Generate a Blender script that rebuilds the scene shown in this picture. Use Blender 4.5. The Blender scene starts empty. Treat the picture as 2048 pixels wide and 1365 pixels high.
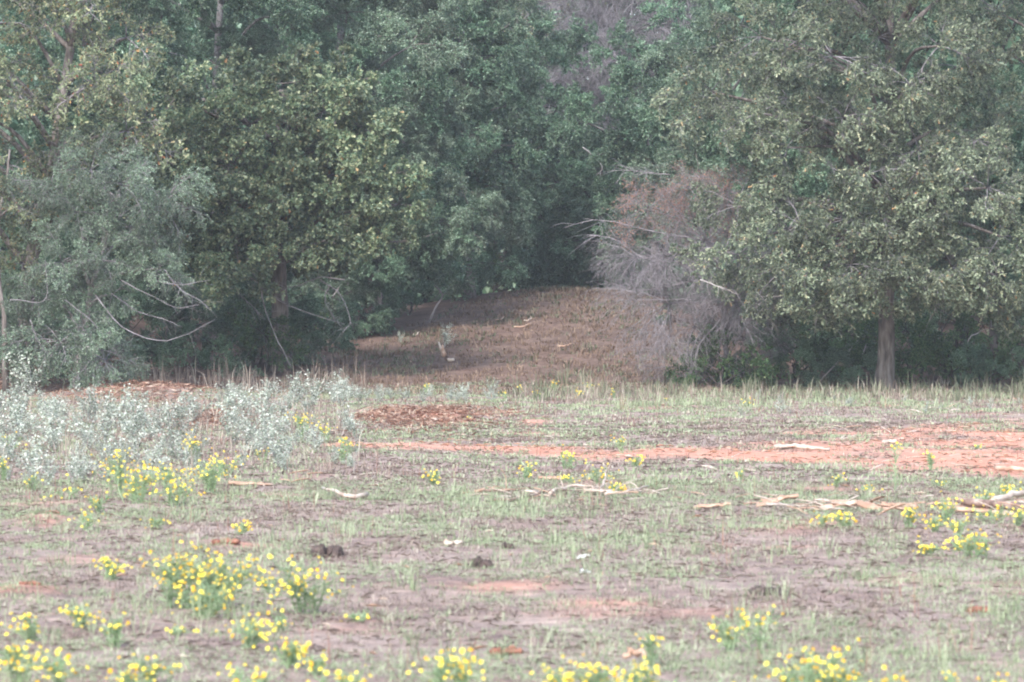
import bpy, math, random
import numpy as np
from mathutils import Vector, Matrix, Euler

# ------------------------------------------------------------------ camera, sky, sun, exposure
sc = bpy.context.scene
FPX, CAMH, HOR = 6500.0, 1.2, 650.0          # focal length in photo pixels, eye height, horizon row
cam_d = bpy.data.cameras.new('camera')
cam = bpy.data.objects.new('camera', cam_d)
sc.collection.objects.link(cam)
cam_d.sensor_width = 36.0
cam_d.lens = FPX / 2048 * 36.0
cam.location = (0, 0, CAMH)
cam.rotation_euler = (math.radians(90) - math.atan((682.5 - HOR) / FPX), 0, 0)
cam_d.clip_start, cam_d.clip_end = 0.5, 2000
cam_d.dof.use_dof = True
cam_d.dof.focus_distance = 56
cam_d.dof.aperture_fstop = 8.0
sc.camera = cam

SUN_EL, SUN_AZ = 42.0, 202.0
world = bpy.data.worlds.new('World')
sc.world = world
world.use_nodes = True
wn = world.node_tree.nodes; wl = world.node_tree.links
bg = wn['Background']
sky = wn.new('ShaderNodeTexSky')
sky.sky_type = 'NISHITA'; sky.sun_disc = False
sky.sun_elevation = math.radians(SUN_EL); sky.sun_rotation = math.radians(SUN_AZ)
sky.dust_density = 1.0; sky.air_density = 1.0; sky.ozone_density = 1.0
hs = wn.new('ShaderNodeHueSaturation'); hs.inputs['Saturation'].default_value = 0.8   # overcast: paler sky
wl.new(sky.outputs[0], hs.inputs['Color']); wl.new(hs.outputs[0], bg.inputs['Color'])
bg.inputs['Strength'].default_value = 0.15

sun_d = bpy.data.lights.new('sun', 'SUN')
sun = bpy.data.objects.new('sun', sun_d)
sc.collection.objects.link(sun)
sun_d.energy = 1.5; sun_d.angle = math.radians(11); sun_d.color = (1.0, 0.97, 0.95)
_a, _e = math.radians(SUN_AZ), math.radians(SUN_EL)
sd = Vector((math.sin(_a) * math.cos(_e), math.cos(_a) * math.cos(_e), math.sin(_e)))
sun.rotation_euler = sd.to_track_quat('Z', 'Y').to_euler()
sun.location = (0, -5, 30)

sc.view_settings.view_transform = 'Standard'
sc.view_settings.look = 'None'
sc.view_settings.gamma = 1.0
sc.view_settings.use_curve_mapping = False
sc.view_settings.exposure = 1.78
sc.render.engine = 'CYCLES'
sc.cycles.use_denoising = True
sc.cycles.max_bounces = 5
sc.cycles.diffuse_bounces = 2
sc.cycles.glossy_bounces = 1
sc.cycles.transmission_bounces = 2
sc.cycles.volume_bounces = 1
sc.cycles.filter_width = 2.0          # soft lens
sc.cycles.use_adaptive_sampling = True
sc.cycles.adaptive_threshold = 0.012

COL = sc.collection
rng = np.random.default_rng(11)
random.seed(11)
PI = math.pi

# ------------------------------------------------------------------ helpers
_tab = np.random.default_rng(5).random((256, 256))
def vnoise(x, y):
    x = np.asarray(x, float); y = np.asarray(y, float)
    xi = np.floor(x).astype(int); yi = np.floor(y).astype(int)
    fx = x - xi; fy = y - yi
    fx = fx * fx * (3 - 2 * fx); fy = fy * fy * (3 - 2 * fy)
    a = _tab[xi % 256, yi % 256]; b = _tab[(xi + 1) % 256, yi % 256]
    c = _tab[xi % 256, (yi + 1) % 256]; d = _tab[(xi + 1) % 256, (yi + 1) % 256]
    return (a * (1 - fx) + b * fx) * (1 - fy) + (c * (1 - fx) + d * fx) * fy
def fbm(x, y, o=3):
    s = 0; a = 0.5
    for k in range(o):
        s = s + a * vnoise(x * 2 ** k + 17.3 * k, y * 2 ** k + 5.7 * k); a *= 0.5
    return s / (1 - 0.5 ** o)
def sstep(t):
    t = np.clip(t, 0, 1); return t * t * (3 - 2 * t)

MOUNDS = []          # (X, Y, rx, ry, h) bumps of turned soil, filled below
def hz(X, Y):
    X = np.asarray(X, float); Y = np.asarray(Y, float)
    near = sstep((Y - 4) / 6)
    z = 0.05 * (fbm(X / 1.7, Y / 1.7) - 0.5) * near + 0.03 * (fbm(X * 1.6, Y * 1.6, 2) - 0.5) * near
    hill = 2.1 * sstep((Y - 56) / 26) + 0.012 * np.clip(Y - 82, 0, 60)
    hill = hill * (1 - 0.014 * np.clip((X - 1.4) ** 2, 0, 14))
    z = z + hill + 0.10 * (fbm(X / 3, Y / 3) - 0.5) * sstep((Y - 60) / 10)
    for (mx, my, rx, ry, h) in MOUNDS:
        z = z + h * np.exp(-(((X - mx) / rx) ** 2 + ((Y - my) / ry) ** 2))
    return z
def GY(py):                                   # distance of the flat field seen at photo row py
    return FPX * CAMH / (py - HOR)
def G(px, py):                                # photo pixel on the field -> ground point
    Y = GY(py); X = (px - 1024) / FPX * Y
    return (X, Y, float(hz(X, Y)))
def P(px, py, Y):                             # photo pixel at a chosen distance
    return np.array([(px - 1024) / FPX * Y, Y, CAMH + (HOR - py) / FPX * Y])
def m_of(px, Y):                              # pixels -> metres at that distance
    return px / FPX * Y

class MB:
    """collects triangles, then links ONE mesh object"""
    def __init__(s):
        s.v = []; s.f = []; s.m = []; s.r = []; s.n = 0
    def add(s, v, f, mat=0, rnd=None):
        v = np.asarray(v, float).reshape(-1, 3); f = np.asarray(f, int).reshape(-1, 3)
        s.v.append(v); s.f.append(f + s.n)
        s.m.append(np.full(len(f), mat, int))
        s.r.append(np.full(len(v), 0.5 if rnd is None else 0.0) + (0 if rnd is None else rnd))
        s.n += len(v)
    def mesh(s, name, mats, smooth=False):
        v = np.concatenate(s.v); f = np.concatenate(s.f); m = np.concatenate(s.m); r = np.concatenate(s.r)
        me = bpy.data.meshes.new(name)
        me.vertices.add(len(v)); me.vertices.foreach_set('co', v.astype(np.float32).ravel())
        me.loops.add(len(f) * 3); me.loops.foreach_set('vertex_index', f.astype(np.int32).ravel())
        me.polygons.add(len(f))
        me.polygons.foreach_set('loop_start', np.arange(0, len(f) * 3, 3, dtype=np.int32))
        me.polygons.foreach_set('material_index', m.astype(np.int32))
        if smooth: me.polygons.foreach_set('use_smooth', np.ones(len(f), bool))
        me.update(calc_edges=True)
        at = me.attributes.new('rnd', 'FLOAT', 'POINT'); at.data.foreach_set('value', r.astype(np.float32))
        for mt in (mats if isinstance(mats, (list, tuple)) else [mats]): me.materials.append(mt)
        return me
    def build(s, name, mats, parent=None, smooth=False):
        return link(name, s.mesh(name, mats, smooth), parent)

def link(name, me, parent=None):
    o = bpy.data.objects.new(name, me); COL.objects.link(o)
    if parent: o.parent = parent
    return o
def empty(name, loc):
    o = bpy.data.objects.new(name, None); COL.objects.link(o); o.location = loc
    o.empty_display_size = 0.2
    return o
def tag(o, label=None, cat=None, group=None, kind=None):
    if label: o['label'] = label
    if cat: o['category'] = cat
    if group: o['group'] = group
    if kind: o['kind'] = kind
    return o

def nrm(v):
    v = np.asarray(v, float); return v / (np.linalg.norm(v, axis=-1, keepdims=True) + 1e-9)
def tube(mb, pts, rad, sides=5, mat=0, rnd=None, cap=True):
    pts = np.asarray(pts, float); n = len(pts)
    rad = np.broadcast_to(np.asarray(rad, float), (n,))
    t = nrm(np.gradient(pts, axis=0))
    ref = np.array([0.31, 0.22, 0.92]) if abs(t[0, 2]) < 0.85 else np.array([1.0, 0.1, 0])
    u = nrm(np.cross(t, ref)); w = np.cross(t, u)
    ang = np.arange(sides) / sides * 2 * PI
    ring = (u[:, None] * np.cos(ang)[None, :, None] + w[:, None] * np.sin(ang)[None, :, None]) * rad[:, None, None]
    v = (pts[:, None] + ring).reshape(-1, 3)
    f = []
    for i in range(n - 1):
        for k in range(sides):
            a = i * sides + k; b = i * sides + (k + 1) % sides
            f += [(a, b, b + sides), (a, b + sides, a + sides)]
    if cap:
        for k in range(1, sides - 1):
            f += [(0, k + 1, k), ((n - 1) * sides, (n - 1) * sides + k, (n - 1) * sides + k + 1)]
    mb.add(v, f, mat, rnd)
def smooth_path(pts, n):
    """Catmull-Rom through the points"""
    pts = np.asarray(pts, float)
    if len(pts) < 3:
        t = np.linspace(0, 1, n)[:, None]; return pts[0] * (1 - t) + pts[-1] * t
    p = np.vstack([2 * pts[0] - pts[1], pts, 2 * pts[-1] - pts[-2]])
    out = []
    for s in np.linspace(0, len(pts) - 1 - 1e-6, n):
        i = int(s); f = s - i; a, b, c, d = p[i:i + 4]
        out.append(0.5 * (2 * b + (c - a) * f + (2 * a - 5 * b + 4 * c - d) * f * f + (3 * b - a - 3 * c + d) * f ** 3))
    return np.array(out)

# leaf templates: (along, across, lift) and triangles
LEAF_OAK = (np.array([(0, 0, 0), (.28, .30, .05), (.45, .14, .02), (.68, .42, .07), (1, 0, -.06), (.28, -.30, .05), (.45, -.14, .02), (.68, -.42, .07)]),
            np.array([(0, 2, 1), (0, 4, 2), (2, 4, 3), (0, 5, 6), (0, 6, 4), (6, 7, 4)]))
LEAF_SMALL = (np.array([(0, 0, 0), (.45, .5, .10), (1, 0, -.05), (.45, -.5, .10)]), np.array([(0, 2, 1), (0, 3, 2)]))
def leaves(mb, pos, d, nor, L, W, tpl, mat, rnd):
    tv, tf = tpl
    d = nrm(d); s = nrm(np.cross(nor, d)); u = np.cross(d, s)
    N = len(pos); k = len(tv)
    v = (pos[:, None] + d[:, None] * (tv[None, :, 0:1] * L[:, None, None]) + s[:, None] * (tv[None, :, 1:2] * W[:, None, None])
         + u[:, None] * (tv[None, :, 2:3] * L[:, None, None]))
    f = (tf[None] + (np.arange(N) * k)[:, None, None]).reshape(-1, 3)
    mb.add(v.reshape(-1, 3), f, mat, np.repeat(rnd, k))

# ------------------------------------------------------------------ materials
def new_mat(name):
    m = bpy.data.materials.new(name); m.use_nodes = True
    nt = m.node_tree; b = nt.nodes['Principled BSDF']
    b.inputs['Roughness'].default_value = 0.8
    b.inputs['Specular IOR Level'].default_value = 0.25
    return m, nt, b
def ramp(nt, stops):
    r = nt.nodes.new('ShaderNodeValToRGB'); e = r.color_ramp.elements
    e[0].position, e[0].color = stops[0][0], (*stops[0][1], 1)
    e[1].position, e[1].color = stops[-1][0], (*stops[-1][1], 1)
    for p, c in stops[1:-1]:
        x = e.new(p); x.color = (*c, 1)
    return r
def leaf_mat(name, stops, trans=0.3, rough=0.5, spec=0.4, var=0.4):
    m, nt, b = new_mat(name); N = nt.nodes; K = nt.links
    at = N.new('ShaderNodeAttribute'); at.attribute_name = 'rnd'
    r = ramp(nt, stops); K.new(at.outputs['Fac'], r.inputs[0])
    oi = N.new('ShaderNodeObjectInfo')
    mr = N.new('ShaderNodeMapRange'); mr.inputs[3].default_value = 1 - var; mr.inputs[4].default_value = 1 + var
    K.new(oi.outputs['Random'], mr.inputs[0])
    hv = N.new('ShaderNodeHueSaturation'); K.new(mr.outputs[0], hv.inputs['Value']); K.new(r.outputs[0], hv.inputs['Color'])
    K.new(hv.outputs[0], b.inputs['Base Color'])
    b.inputs['Roughness'].default_value = rough; b.inputs['Specular IOR Level'].default_value = spec
    if trans > 0:
        t = N.new('ShaderNodeBsdfTranslucent'); K.new(hv.outputs[0], t.inputs['Color'])
        mx = N.new('ShaderNodeMixShader'); mx.inputs[0].default_value = trans
        K.new(b.outputs[0], mx.inputs[1]); K.new(t.outputs[0], mx.inputs[2])
        K.new(mx.outputs[0], N['Material Output'].inputs['Surface'])
    return m
def noise_mat(name, stops, scale=8, detail=6, bump=0.4, rough=0.9, stretch=(1, 1, 1), dist=0.02):
    m, nt, b = new_mat(name); N = nt.nodes; K = nt.links
    tc = N.new('ShaderNodeTexCoord'); mp = N.new('ShaderNodeMapping'); mp.inputs['Scale'].default_value = stretch
    K.new(tc.outputs['Object'], mp.inputs[0])
    n = N.new('ShaderNodeTexNoise'); n.inputs['Scale'].default_value = scale; n.inputs['Detail'].default_value = detail
    K.new(mp.outputs[0], n.inputs['Vector'])
    r = ramp(nt, stops); K.new(n.outputs['Fac'], r.inputs[0]); K.new(r.outputs[0], b.inputs['Base Color'])
    if bump:
        bp = N.new('ShaderNodeBump'); bp.inputs['Strength'].default_value = bump; bp.inputs['Distance'].default_value = dist
        K.new(n.outputs['Fac'], bp.inputs['Height']); K.new(bp.outputs[0], b.inputs['Normal'])
    b.inputs['Roughness'].default_value = rough
    return m

M = {}
M['oak_bark'] = noise_mat('oak_bark', [(.3, (.06, .05, .045)), (.5, (.15, .125, .11)), (.72, (.26, .23, .21))], 14, 8, .9, .95, (1, 1, .25), .04)
M['grey_bark'] = noise_mat('grey_bark', [(.3, (.16, .14, .13)), (.5, (.30, .27, .26)), (.72, (.46, .43, .42))], 20, 6, .5)
M['dark_bark'] = noise_mat('dark_bark', [(.3, (.03, .026, .024)), (.6, (.09, .08, .075))], 14, 6, .8, .95, (1, 1, .3))
M['twig_grey'] = noise_mat('twig_grey', [(.3, (.13, .115, .12)), (.7, (.36, .325, .335))], 6, 3, 0)
M['twig_brown'] = noise_mat('twig_brown', [(.3, (.11, .09, .08)), (.7, (.26, .22, .20))], 6, 3, 0)
M['twig_pale'] = noise_mat('twig_pale', [(.3, (.27, .24, .225)), (.7, (.47, .43, .41))], 6, 3, .2)
M['leaf_oak_dark'] = leaf_mat('leaf_oak_dark', [(0, (.065, .11, .066)), (.45, (.14, .195, .105)), (.75, (.24, .285, .16)), (.93, (.33, .35, .20)), (.985, (.38, .38, .21)), (1, (.42, .22, .09))], .3, .45, .5)
M['leaf_oak_pale'] = leaf_mat('leaf_oak_pale', [(0, (.065, .09, .055)), (.4, (.145, .18, .11)), (.8, (.26, .30, .195)), (.95, (.36, .38, .25)), (.992, (.42, .40, .24)), (1, (.50, .20, .07))], .3, .5, .4)
M['leaf_oak_sparse'] = leaf_mat('leaf_oak_sparse', [(0, (.08, .11, .06)), (.4, (.17, .21, .115)), (.8, (.30, .33, .19)), (.95, (.40, .38, .22)), (.985, (.44, .24, .09)), (1, (.42, .10, .06))], .3, .5, .4)
M['leaf_yaupon'] = leaf_mat('leaf_yaupon', [(0, (.046, .105, .057)), (.5, (.125, .215, .125)), (.85, (.235, .33, .21)), (1, (.36, .45, .33))], .32, .4, .6)
M['leaf_yaupon_pale'] = leaf_mat('leaf_yaupon_pale', [(0, (.075, .125, .072)), (.5, (.17, .245, .155)), (.85, (.28, .36, .25)), (1, (.40, .47, .36))], .32, .4, .6)
M['leaf_shrub'] = leaf_mat('leaf_shrub', [(0, (.04, .085, .035)), (.5, (.08, .15, .06)), (.9, (.14, .22, .09)), (1, (.24, .28, .12))], .3, .5, .4)
M['leaf_orange'] = leaf_mat('leaf_orange', [(0, (.27, .15, .11)), (.5, (.43, .205, .13)), (1, (.56, .29, .18))], .3, .6, .2)
M['leaf_croton'] = leaf_mat('leaf_croton', [(0, (.18, .215, .16)), (.5, (.36, .40, .315)), (.85, (.56, .585, .495)), (1, (.72, .73, .65))], .2, .8, .1, .18)
M['leaf_weed'] = leaf_mat('leaf_weed', [(0, (.30, .42, .22)), (.5, (.42, .55, .32)), (1, (.56, .66, .42))], .5, .7, .2, .15)
M['petal'] = leaf_mat('petal', [(0, (.88, .58, .04)), (.4, (.93, .74, .10)), (1, (.95, .84, .22))], .25, .6, .2, .05)
M['petal_core'] = leaf_mat('petal_core', [(0, (.62, .34, .02)), (1, (.78, .52, .03))], 0, .7, .2, .1)
M['grass_green'] = leaf_mat('grass_green', [(0, (.19, .235, .125)), (.5, (.33, .38, .225)), (.85, (.47, .50, .33)), (1, (.60, .59, .45))], .3, .7, .2, 0)
M['grass_dry'] = leaf_mat('grass_dry', [(0, (.13, .092, .075)), (.4, (.25, .19, .155)), (.75, (.42, .35, .28)), (1, (.64, .57, .47))], .25, .8, .1, 0)
M['grass_red'] = leaf_mat('grass_red', [(0, (.16, .07, .055)), (.5, (.30, .14, .10)), (1, (.46, .28, .21))], .25, .8, .1, 0)
M['straw'] = leaf_mat('straw', [(0, (.46, .27, .19)), (.5, (.60, .39, .28)), (.85, (.72, .56, .43)), (1, (.82, .72, .60))], .1, .8, .15, .1)
M['grass_rise'] = leaf_mat('grass_rise', [(0, (.13, .085, .06)), (.5, (.24, .165, .115)), (1, (.42, .32, .24))], .25, .8, .1, 0)
M['grass_dull'] = leaf_mat('grass_dull', [(0, (.09, .10, .06)), (.5, (.17, .185, .115)), (1, (.32, .31, .22))], .25, .8, .1, 0)
M['straw_rusty'] = leaf_mat('straw_rusty', [(0, (.17, .085, .06)), (.5, (.33, .18, .125)), (.85, (.52, .35, .26)), (1, (.74, .60, .48))], .1, .8, .15, .1)
M['petal_old'] = leaf_mat('petal_old', [(0, (.66, .33, .03)), (1, (.86, .55, .05))], .2, .7, .2, .1)
M['wood_pale'] = noise_mat('wood_pale', [(.3, (.28, .21, .165)), (.5, (.46, .37, .30)), (.7, (.62, .54, .46))], 9, 6, .6, .85, (1, 1, 1), .01)
M['wood_tan'] = noise_mat('wood_tan', [(.3, (.24, .14, .095)), (.5, (.42, .27, .19)), (.7, (.58, .43, .33))], 9, 6, .6, .85, (1, 1, 1), .01)
M['bark_dead'] = noise_mat('bark_dead', [(.3, (.09, .06, .05)), (.5, (.22, .15, .12)), (.72, (.42, .33, .27))], 12, 6, .8)
M['dung'] = noise_mat('dung', [(.3, (.05, .037, .034)), (.6, (.11, .08, .07)), (.8, (.20, .155, .13))], 30, 6, 1.0)
M['clod'] = noise_mat('clod', [(.3, (.16, .065, .045)), (.55, (.30, .13, .085)), (.75, (.42, .22, .15))], 22, 6, .9)
M['bone_white'] = noise_mat('bone_white', [(.3, (.50, .50, .45)), (.7, (.70, .70, .65))], 14, 4, .2)

# ------------------------------------------------------------------ what the soil is like where
def el_patch(X, Y, px, py, wx, wy):
    """soft ellipse on the ground that covers wx by wy photo pixels round (px, py)"""
    cy0, cy1 = GY(py + wy / 2), GY(py - wy / 2)
    yc = (cy0 + cy1) / 2; ry = (cy1 - cy0) / 2; xc = (px - 1024) / FPX * yc; rx = wx / 2 / FPX * yc
    return np.clip(1.5 - 1.25 * np.sqrt(((X - xc) / rx) ** 2 + ((Y - yc) / ry) ** 2), 0, 1)
TRACK = [(2150, 893, 104), (2048, 893, 92), (1900, 899, 74), (1750, 902, 56), (1600, 904, 42), (1400, 908, 30), (1200, 907, 27), (1000, 901, 25), (850, 895, 22), (720, 892, 14)]
_tp = [(G(a, b)[0], G(a, b)[1], (GY(b - w / 2) - GY(b + w / 2)) / 2) for a, b, w in TRACK]
def track(X, Y):
    xs = np.array([t[0] for t in _tp][::-1]); ys = np.array([t[1] for t in _tp][::-1]); ws = np.array([t[2] for t in _tp][::-1])
    yc = np.interp(X, xs, ys); w = np.interp(X, xs, ws)
    d = np.abs(Y - yc) / w
    return np.clip(1.55 - d, 0, 1) * (X > xs[0] - 0.3)
BARE = [(50, 1190, 150, 34, .95), (75, 1048, 120, 26, .8), (470, 1092, 130, 22, .7), (1400, 1090, 260, 15, .95), (1560, 1096, 160, 13, .7), (870, 832, 260, 34, .8),
        (1062, 846, 110, 18, .95), (430, 830, 160, 36, .7), (1000, 1180, 300, 18, .5), (1220, 1200, 280, 22, .5), (1130, 1290, 420, 30, .55), (200, 1230, 260, 16, .4),
        (650, 1260, 300, 24, .5), (1650, 868, 260, 12, .6), (1430, 872, 240, 8, .5), (1780, 1250, 300, 18, .5), (1960, 1215, 160, 16, .5), (330, 790, 360, 30, .6),
        (30, 770, 120, 40, .7), (1500, 1010, 200, 10, .3), (1700, 1012, 320, 22, .5), (1980, 1020, 200, 24, .5), (120, 1120, 340, 40, .35), (1850, 1100, 160, 14, .6)]
GREEN = [(1100, 868, 420, 26, 1), (1380, 962, 460, 34, .9), (1820, 1150, 560, 50, .8), (760, 1065, 560, 44, .6), (1250, 1130, 380, 34, .6), (250, 1330, 520, 90, .7),
         (420, 1170, 300, 70, .5), (1850, 1000, 360, 24, .5), (1600, 960, 260, 20, .5), (1560, 1330, 520, 60, .6), (1050, 1030, 400, 26, .5), (1300, 830, 600, 30, .6),
         (700, 960, 400, 20, .4), (1900, 1330, 260, 90, .5), (900, 1090, 380, 40, .5), (640, 870, 300, 24, .4)]
def bare_map(X, Y):
    b = np.maximum(track(X, Y), 0)
    for (px, py, wx, wy, s) in BARE: b = np.maximum(b, s * el_patch(X, Y, px, py, wx, wy))
    n = fbm(X / .8 + 3, Y / 1.5 + 9)
    b = np.clip(b + (n - 0.66) * 2.0 * (Y < 64), 0, 1)
    return np.clip(b, 0, 1)
def green_map(X, Y):
    g = 0 * X
    for (px, py, wx, wy, s) in GREEN: g = np.maximum(g, s * el_patch(X, Y, px, py, wx, wy))
    n = fbm(X / .7 + 40, Y / 1.4 + 21)
    return np.clip(g * 0.6 + (n - 0.42) * 3.2 + .3, 0, 1)

# soil mounds that stand proud
for (px, py, w, hgt) in [(75, 1046, 110, 18), (45, 1195, 130, 26), (452, 1096, 60, 12), (870, 838, 240, 8), (300, 795, 380, 22), (20, 780, 110, 40), (1015, 1300, 90, 10)]:
    X0, Y0 = (px - 1024) / FPX * GY(py), GY(py)
    MOUNDS.append((X0, Y0, m_of(w / 2, Y0), max(.35, m_of(w / 2, Y0) * .8), m_of(hgt, Y0)))

# ------------------------------------------------------------------ ground
def axis(a, b, fine_a, fine_b, step, grow):
    v = list(np.arange(fine_a, fine_b, step)); s = step; x = fine_b
    while x < b: v.append(x); s *= grow; x += s
    v.append(b); s = step; x = fine_a - step
    while x > a: v.insert(0, x); s *= grow; x -= s
    v.insert(0, a)
    return np.array(v)
gx = axis(-240, 240, -13, 13, .14, 1.25); gy = axis(-240, 240, 9.5, 66, .14, 1.12)
XX, YY = np.meshgrid(gx, gy)
ZZ = hz(XX, YY)
gv = np.stack([XX, YY, ZZ], -1).reshape(-1, 3)
nx, ny = len(gx), len(gy)
i, j = np.meshgrid(np.arange(nx - 1), np.arange(ny - 1)); a = (j * nx + i).ravel()
gf = np.concatenate([np.stack([a, a + 1, a + nx + 1], 1), np.stack([a, a + nx + 1, a + nx], 1)])
mb = MB(); mb.add(gv, gf)
m, nt, b = new_mat('field_soil'); N = nt.nodes; K = nt.links
tc = N.new('ShaderNodeTexCoord')
def nz(scale, detail=6, rough=.6):
    n = N.new('ShaderNodeTexNoise'); n.inputs['Scale'].default_value = scale; n.inputs['Detail'].default_value = detail; n.inputs['Roughness'].default_value = rough
    K.new(tc.outputs['Object'], n.inputs['Vector']); return n
n1, n2, n3 = nz(1.3), nz(9), nz(60, 6, .75)
def math_n(op, x, y):
    q = N.new('ShaderNodeMath'); q.operation = op
    for k, s in enumerate((x, y)):
        if isinstance(s, (int, float)): q.inputs[k].default_value = s
        else: K.new(s, q.inputs[k])
    return q.outputs[0]
mixn = math_n('ADD', math_n('MULTIPLY', n1.outputs['Fac'], .32), math_n('ADD', math_n('MULTIPLY', n2.outputs['Fac'], .33), math_n('MULTIPLY', n3.outputs['Fac'], .35)))
thatch = ramp(nt, [(.36, (.10, .066, .056)), (.46, (.22, .155, .13)), (.55, (.35, .27, .225)), (.66, (.52, .435, .36))]); K.new(mixn, thatch.inputs[0])
red = ramp(nt, [(.36, (.32, .135, .085)), (.48, (.51, .24, .16)), (.58, (.62, .345, .25)), (.68, (.74, .52, .41))]); K.new(mixn, red.inputs[0])
ab = N.new('ShaderNodeAttribute'); ab.attribute_name = 'bare'
bfac = math_n('ADD', ab.outputs['Fac'], math_n('MULTIPLY', math_n('SUBTRACT', n2.outputs['Fac'], .5), .9))
bfac = math_n('MULTIPLY', bfac, 1.3)
mx = N.new('ShaderNodeMix'); mx.data_type = 'RGBA'; mx.clamp_factor = True
K.new(bfac, mx.inputs['Factor']); K.new(thatch.outputs[0], mx.inputs['A']); K.new(red.outputs[0], mx.inputs['B'])
al = N.new('ShaderNodeAttribute'); al.attribute_name = 'litter'
litter_shade = ramp(nt, [(.36, (.045, .030, .024)), (.5, (.115, .072, .053)), (.66, (.24, .16, .12))]); K.new(mixn, litter_shade.inputs[0])
mx2 = N.new('ShaderNodeMix'); mx2.data_type = 'RGBA'; mx2.clamp_factor = True
K.new(al.outputs['Fac'], mx2.inputs['Factor']); K.new(mx.outputs['Result'], mx2.inputs['A']); K.new(litter_shade.outputs[0], mx2.inputs['B'])
K.new(mx2.outputs['Result'], b.inputs['Base Color']); b.inputs['Roughness'].default_value = .95
bp = N.new('ShaderNodeBump'); bp.inputs['Strength'].default_value = .8; bp.inputs['Distance'].default_value = .03
K.new(mixn, bp.inputs['Height']); K.new(bp.outputs[0], b.inputs['Normal'])
ground = mb.build('ground', m, smooth=True)
def clearing(X, Y):
    """1 inside the grassy wedge that climbs between the trees, and on the open field"""
    lo = np.interp(Y, [55, 58, 60, 64, 67, 70, 74, 78, 82, 85], [-9, -5.6, -4.2, -3.8, -3.44, -2.57, -1.64, -.3, .8, 1.4])
    hi = np.interp(Y, [55, 57.5, 60, 66, 72, 78, 82, 85], [14, 8.0, 4.2, 4.0, 3.6, 3.1, 2.3, 1.8])
    c = np.minimum((X - lo) / .5 + .5, (hi - X) / .5 + .5)
    c = np.where(Y < 55, 1, c)
    return np.clip(np.minimum(c, (84.5 - Y) / 1.0), 0, 1)
at = ground.data.attributes.new('bare', 'FLOAT', 'POINT')
hill_red = np.where(YY > 58, np.clip((fbm(XX / 1.2, YY / 2.5) - .5) * 1.2, 0, .18), 0)
at.data.foreach_set('value', np.maximum(bare_map(XX, YY), hill_red).astype(np.float32).ravel())
at = ground.data.attributes.new('litter', 'FLOAT', 'POINT')
at.data.foreach_set('value', np.maximum(1 - clearing(XX, YY), .8 * sstep((YY - 54) / 6)).astype(np.float32).ravel())  # leaf litter under trees; on the open rise its dark colour stands for tree shade
tag(ground, kind='structure')

# ------------------------------------------------------------------ boughs of each species (shared meshes)
def bough(r, L, n2, n3, nl, leaf=None, LL=.1, LW=.06, droop=.15, rise=.05, flat=.6, r0=.014, wood=0, lmat=1, spread=(35, 65), l2f=.55, l3f=.42, start=.18, lstart=.25, updir=.25, tw_sides=3, twr=.15):
    mb = MB()
    def axis_pts(p0, d, ln, n, dr, wob):
        t = np.linspace(0, 1, n)[:, None]
        p = p0 + d * ln * t; p[:, 2] -= dr * ln * t[:, 0] ** 2
        p[1:] += r.normal(0, wob * ln, (n - 1, 3)) * t[1:]
        return p
    main = axis_pts(np.zeros(3), nrm(np.array([1, 0, rise])), L, 7, droop, .03)
    tube(mb, main, np.linspace(r0, r0 * .3, 7), 4, wood, r.random())
    def sub(pts, t):
        s = t * (len(pts) - 1); k = min(int(s), len(pts) - 2); f = s - k
        return pts[k] * (1 - f) + pts[k + 1] * f, nrm(pts[k + 1] - pts[k])
    def side_dir(d, amin, amax):
        a = math.radians(r.uniform(amin, amax)); q = r.normal(0, 1, 3) * np.array([1, 1, flat]); q = q - d * q.dot(d); q = nrm(q)
        return nrm(d * math.cos(a) + q * math.sin(a))
    tw = []
    for i in range(n2):
        t = start + (1 - start) * (i + r.random()) / n2
        p, d = sub(main, min(t, .99)); d2 = side_dir(d, *spread)
        l2 = L * l2f * (1 - .55 * t) * r.uniform(.7, 1.25)
        q = axis_pts(p, d2, l2, 5, droop * 1.3, .05)
        tube(mb, q, np.linspace(r0 * .38, r0 * .14, 5), tw_sides, wood, r.random(), cap=False)
        for k in range(n3):
            t3 = .2 + .8 * (k + r.random()) / n3
            p3, d3 = sub(q, min(t3, .99)); d3 = side_dir(d3, 25, 70)
            l3 = max(.05, l2 * l3f * r.uniform(.6, 1.3))
            w = axis_pts(p3, d3, l3, 3, droop, .06)
            tube(mb, w, np.linspace(r0 * twr, r0 * twr * .5, 3), tw_sides, wood, r.random(), cap=False)
            tw.append(w)
    if leaf is not None and nl:
        A = np.array([w[0] for w in tw]); B = np.array([w[-1] for w in tw]); T = len(tw)
        idx = np.repeat(np.arange(T), nl); t = lstart + (1 - lstart) * r.random(len(idx))[:, None]
        pos = A[idx] * (1 - t) + B[idx] * t
        pos = pos + r.normal(0, LL * .15, pos.shape)
        td = nrm(B - A)[idx]
        d = nrm(td * .6 + r.normal(0, .6, pos.shape) + np.array([0, 0, -.12]))
        nor = nrm(np.array([0, 0, updir + .4]) + r.normal(0, .6, pos.shape) + td * .2)
        sz = r.uniform(.65, 1.25, len(idx))
        leaves(mb, pos, d, nor, LL * sz, LW * sz, leaf, lmat, r.random(len(idx)))
    return mb
R = np.random.default_rng(77)
SP = {}
def species(name, n, mats, **kw):
    SP[name] = [bough(R, **kw).mesh('leafy_branch_' + name, mats) for _ in range(n)]
species('oak_dark', 6, [M['twig_brown'], M['leaf_oak_dark']], L=1.2, n2=12, n3=6, nl=8, leaf=LEAF_OAK, LL=.118, LW=.09, droop=.12, r0=.016, start=.3)
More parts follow.
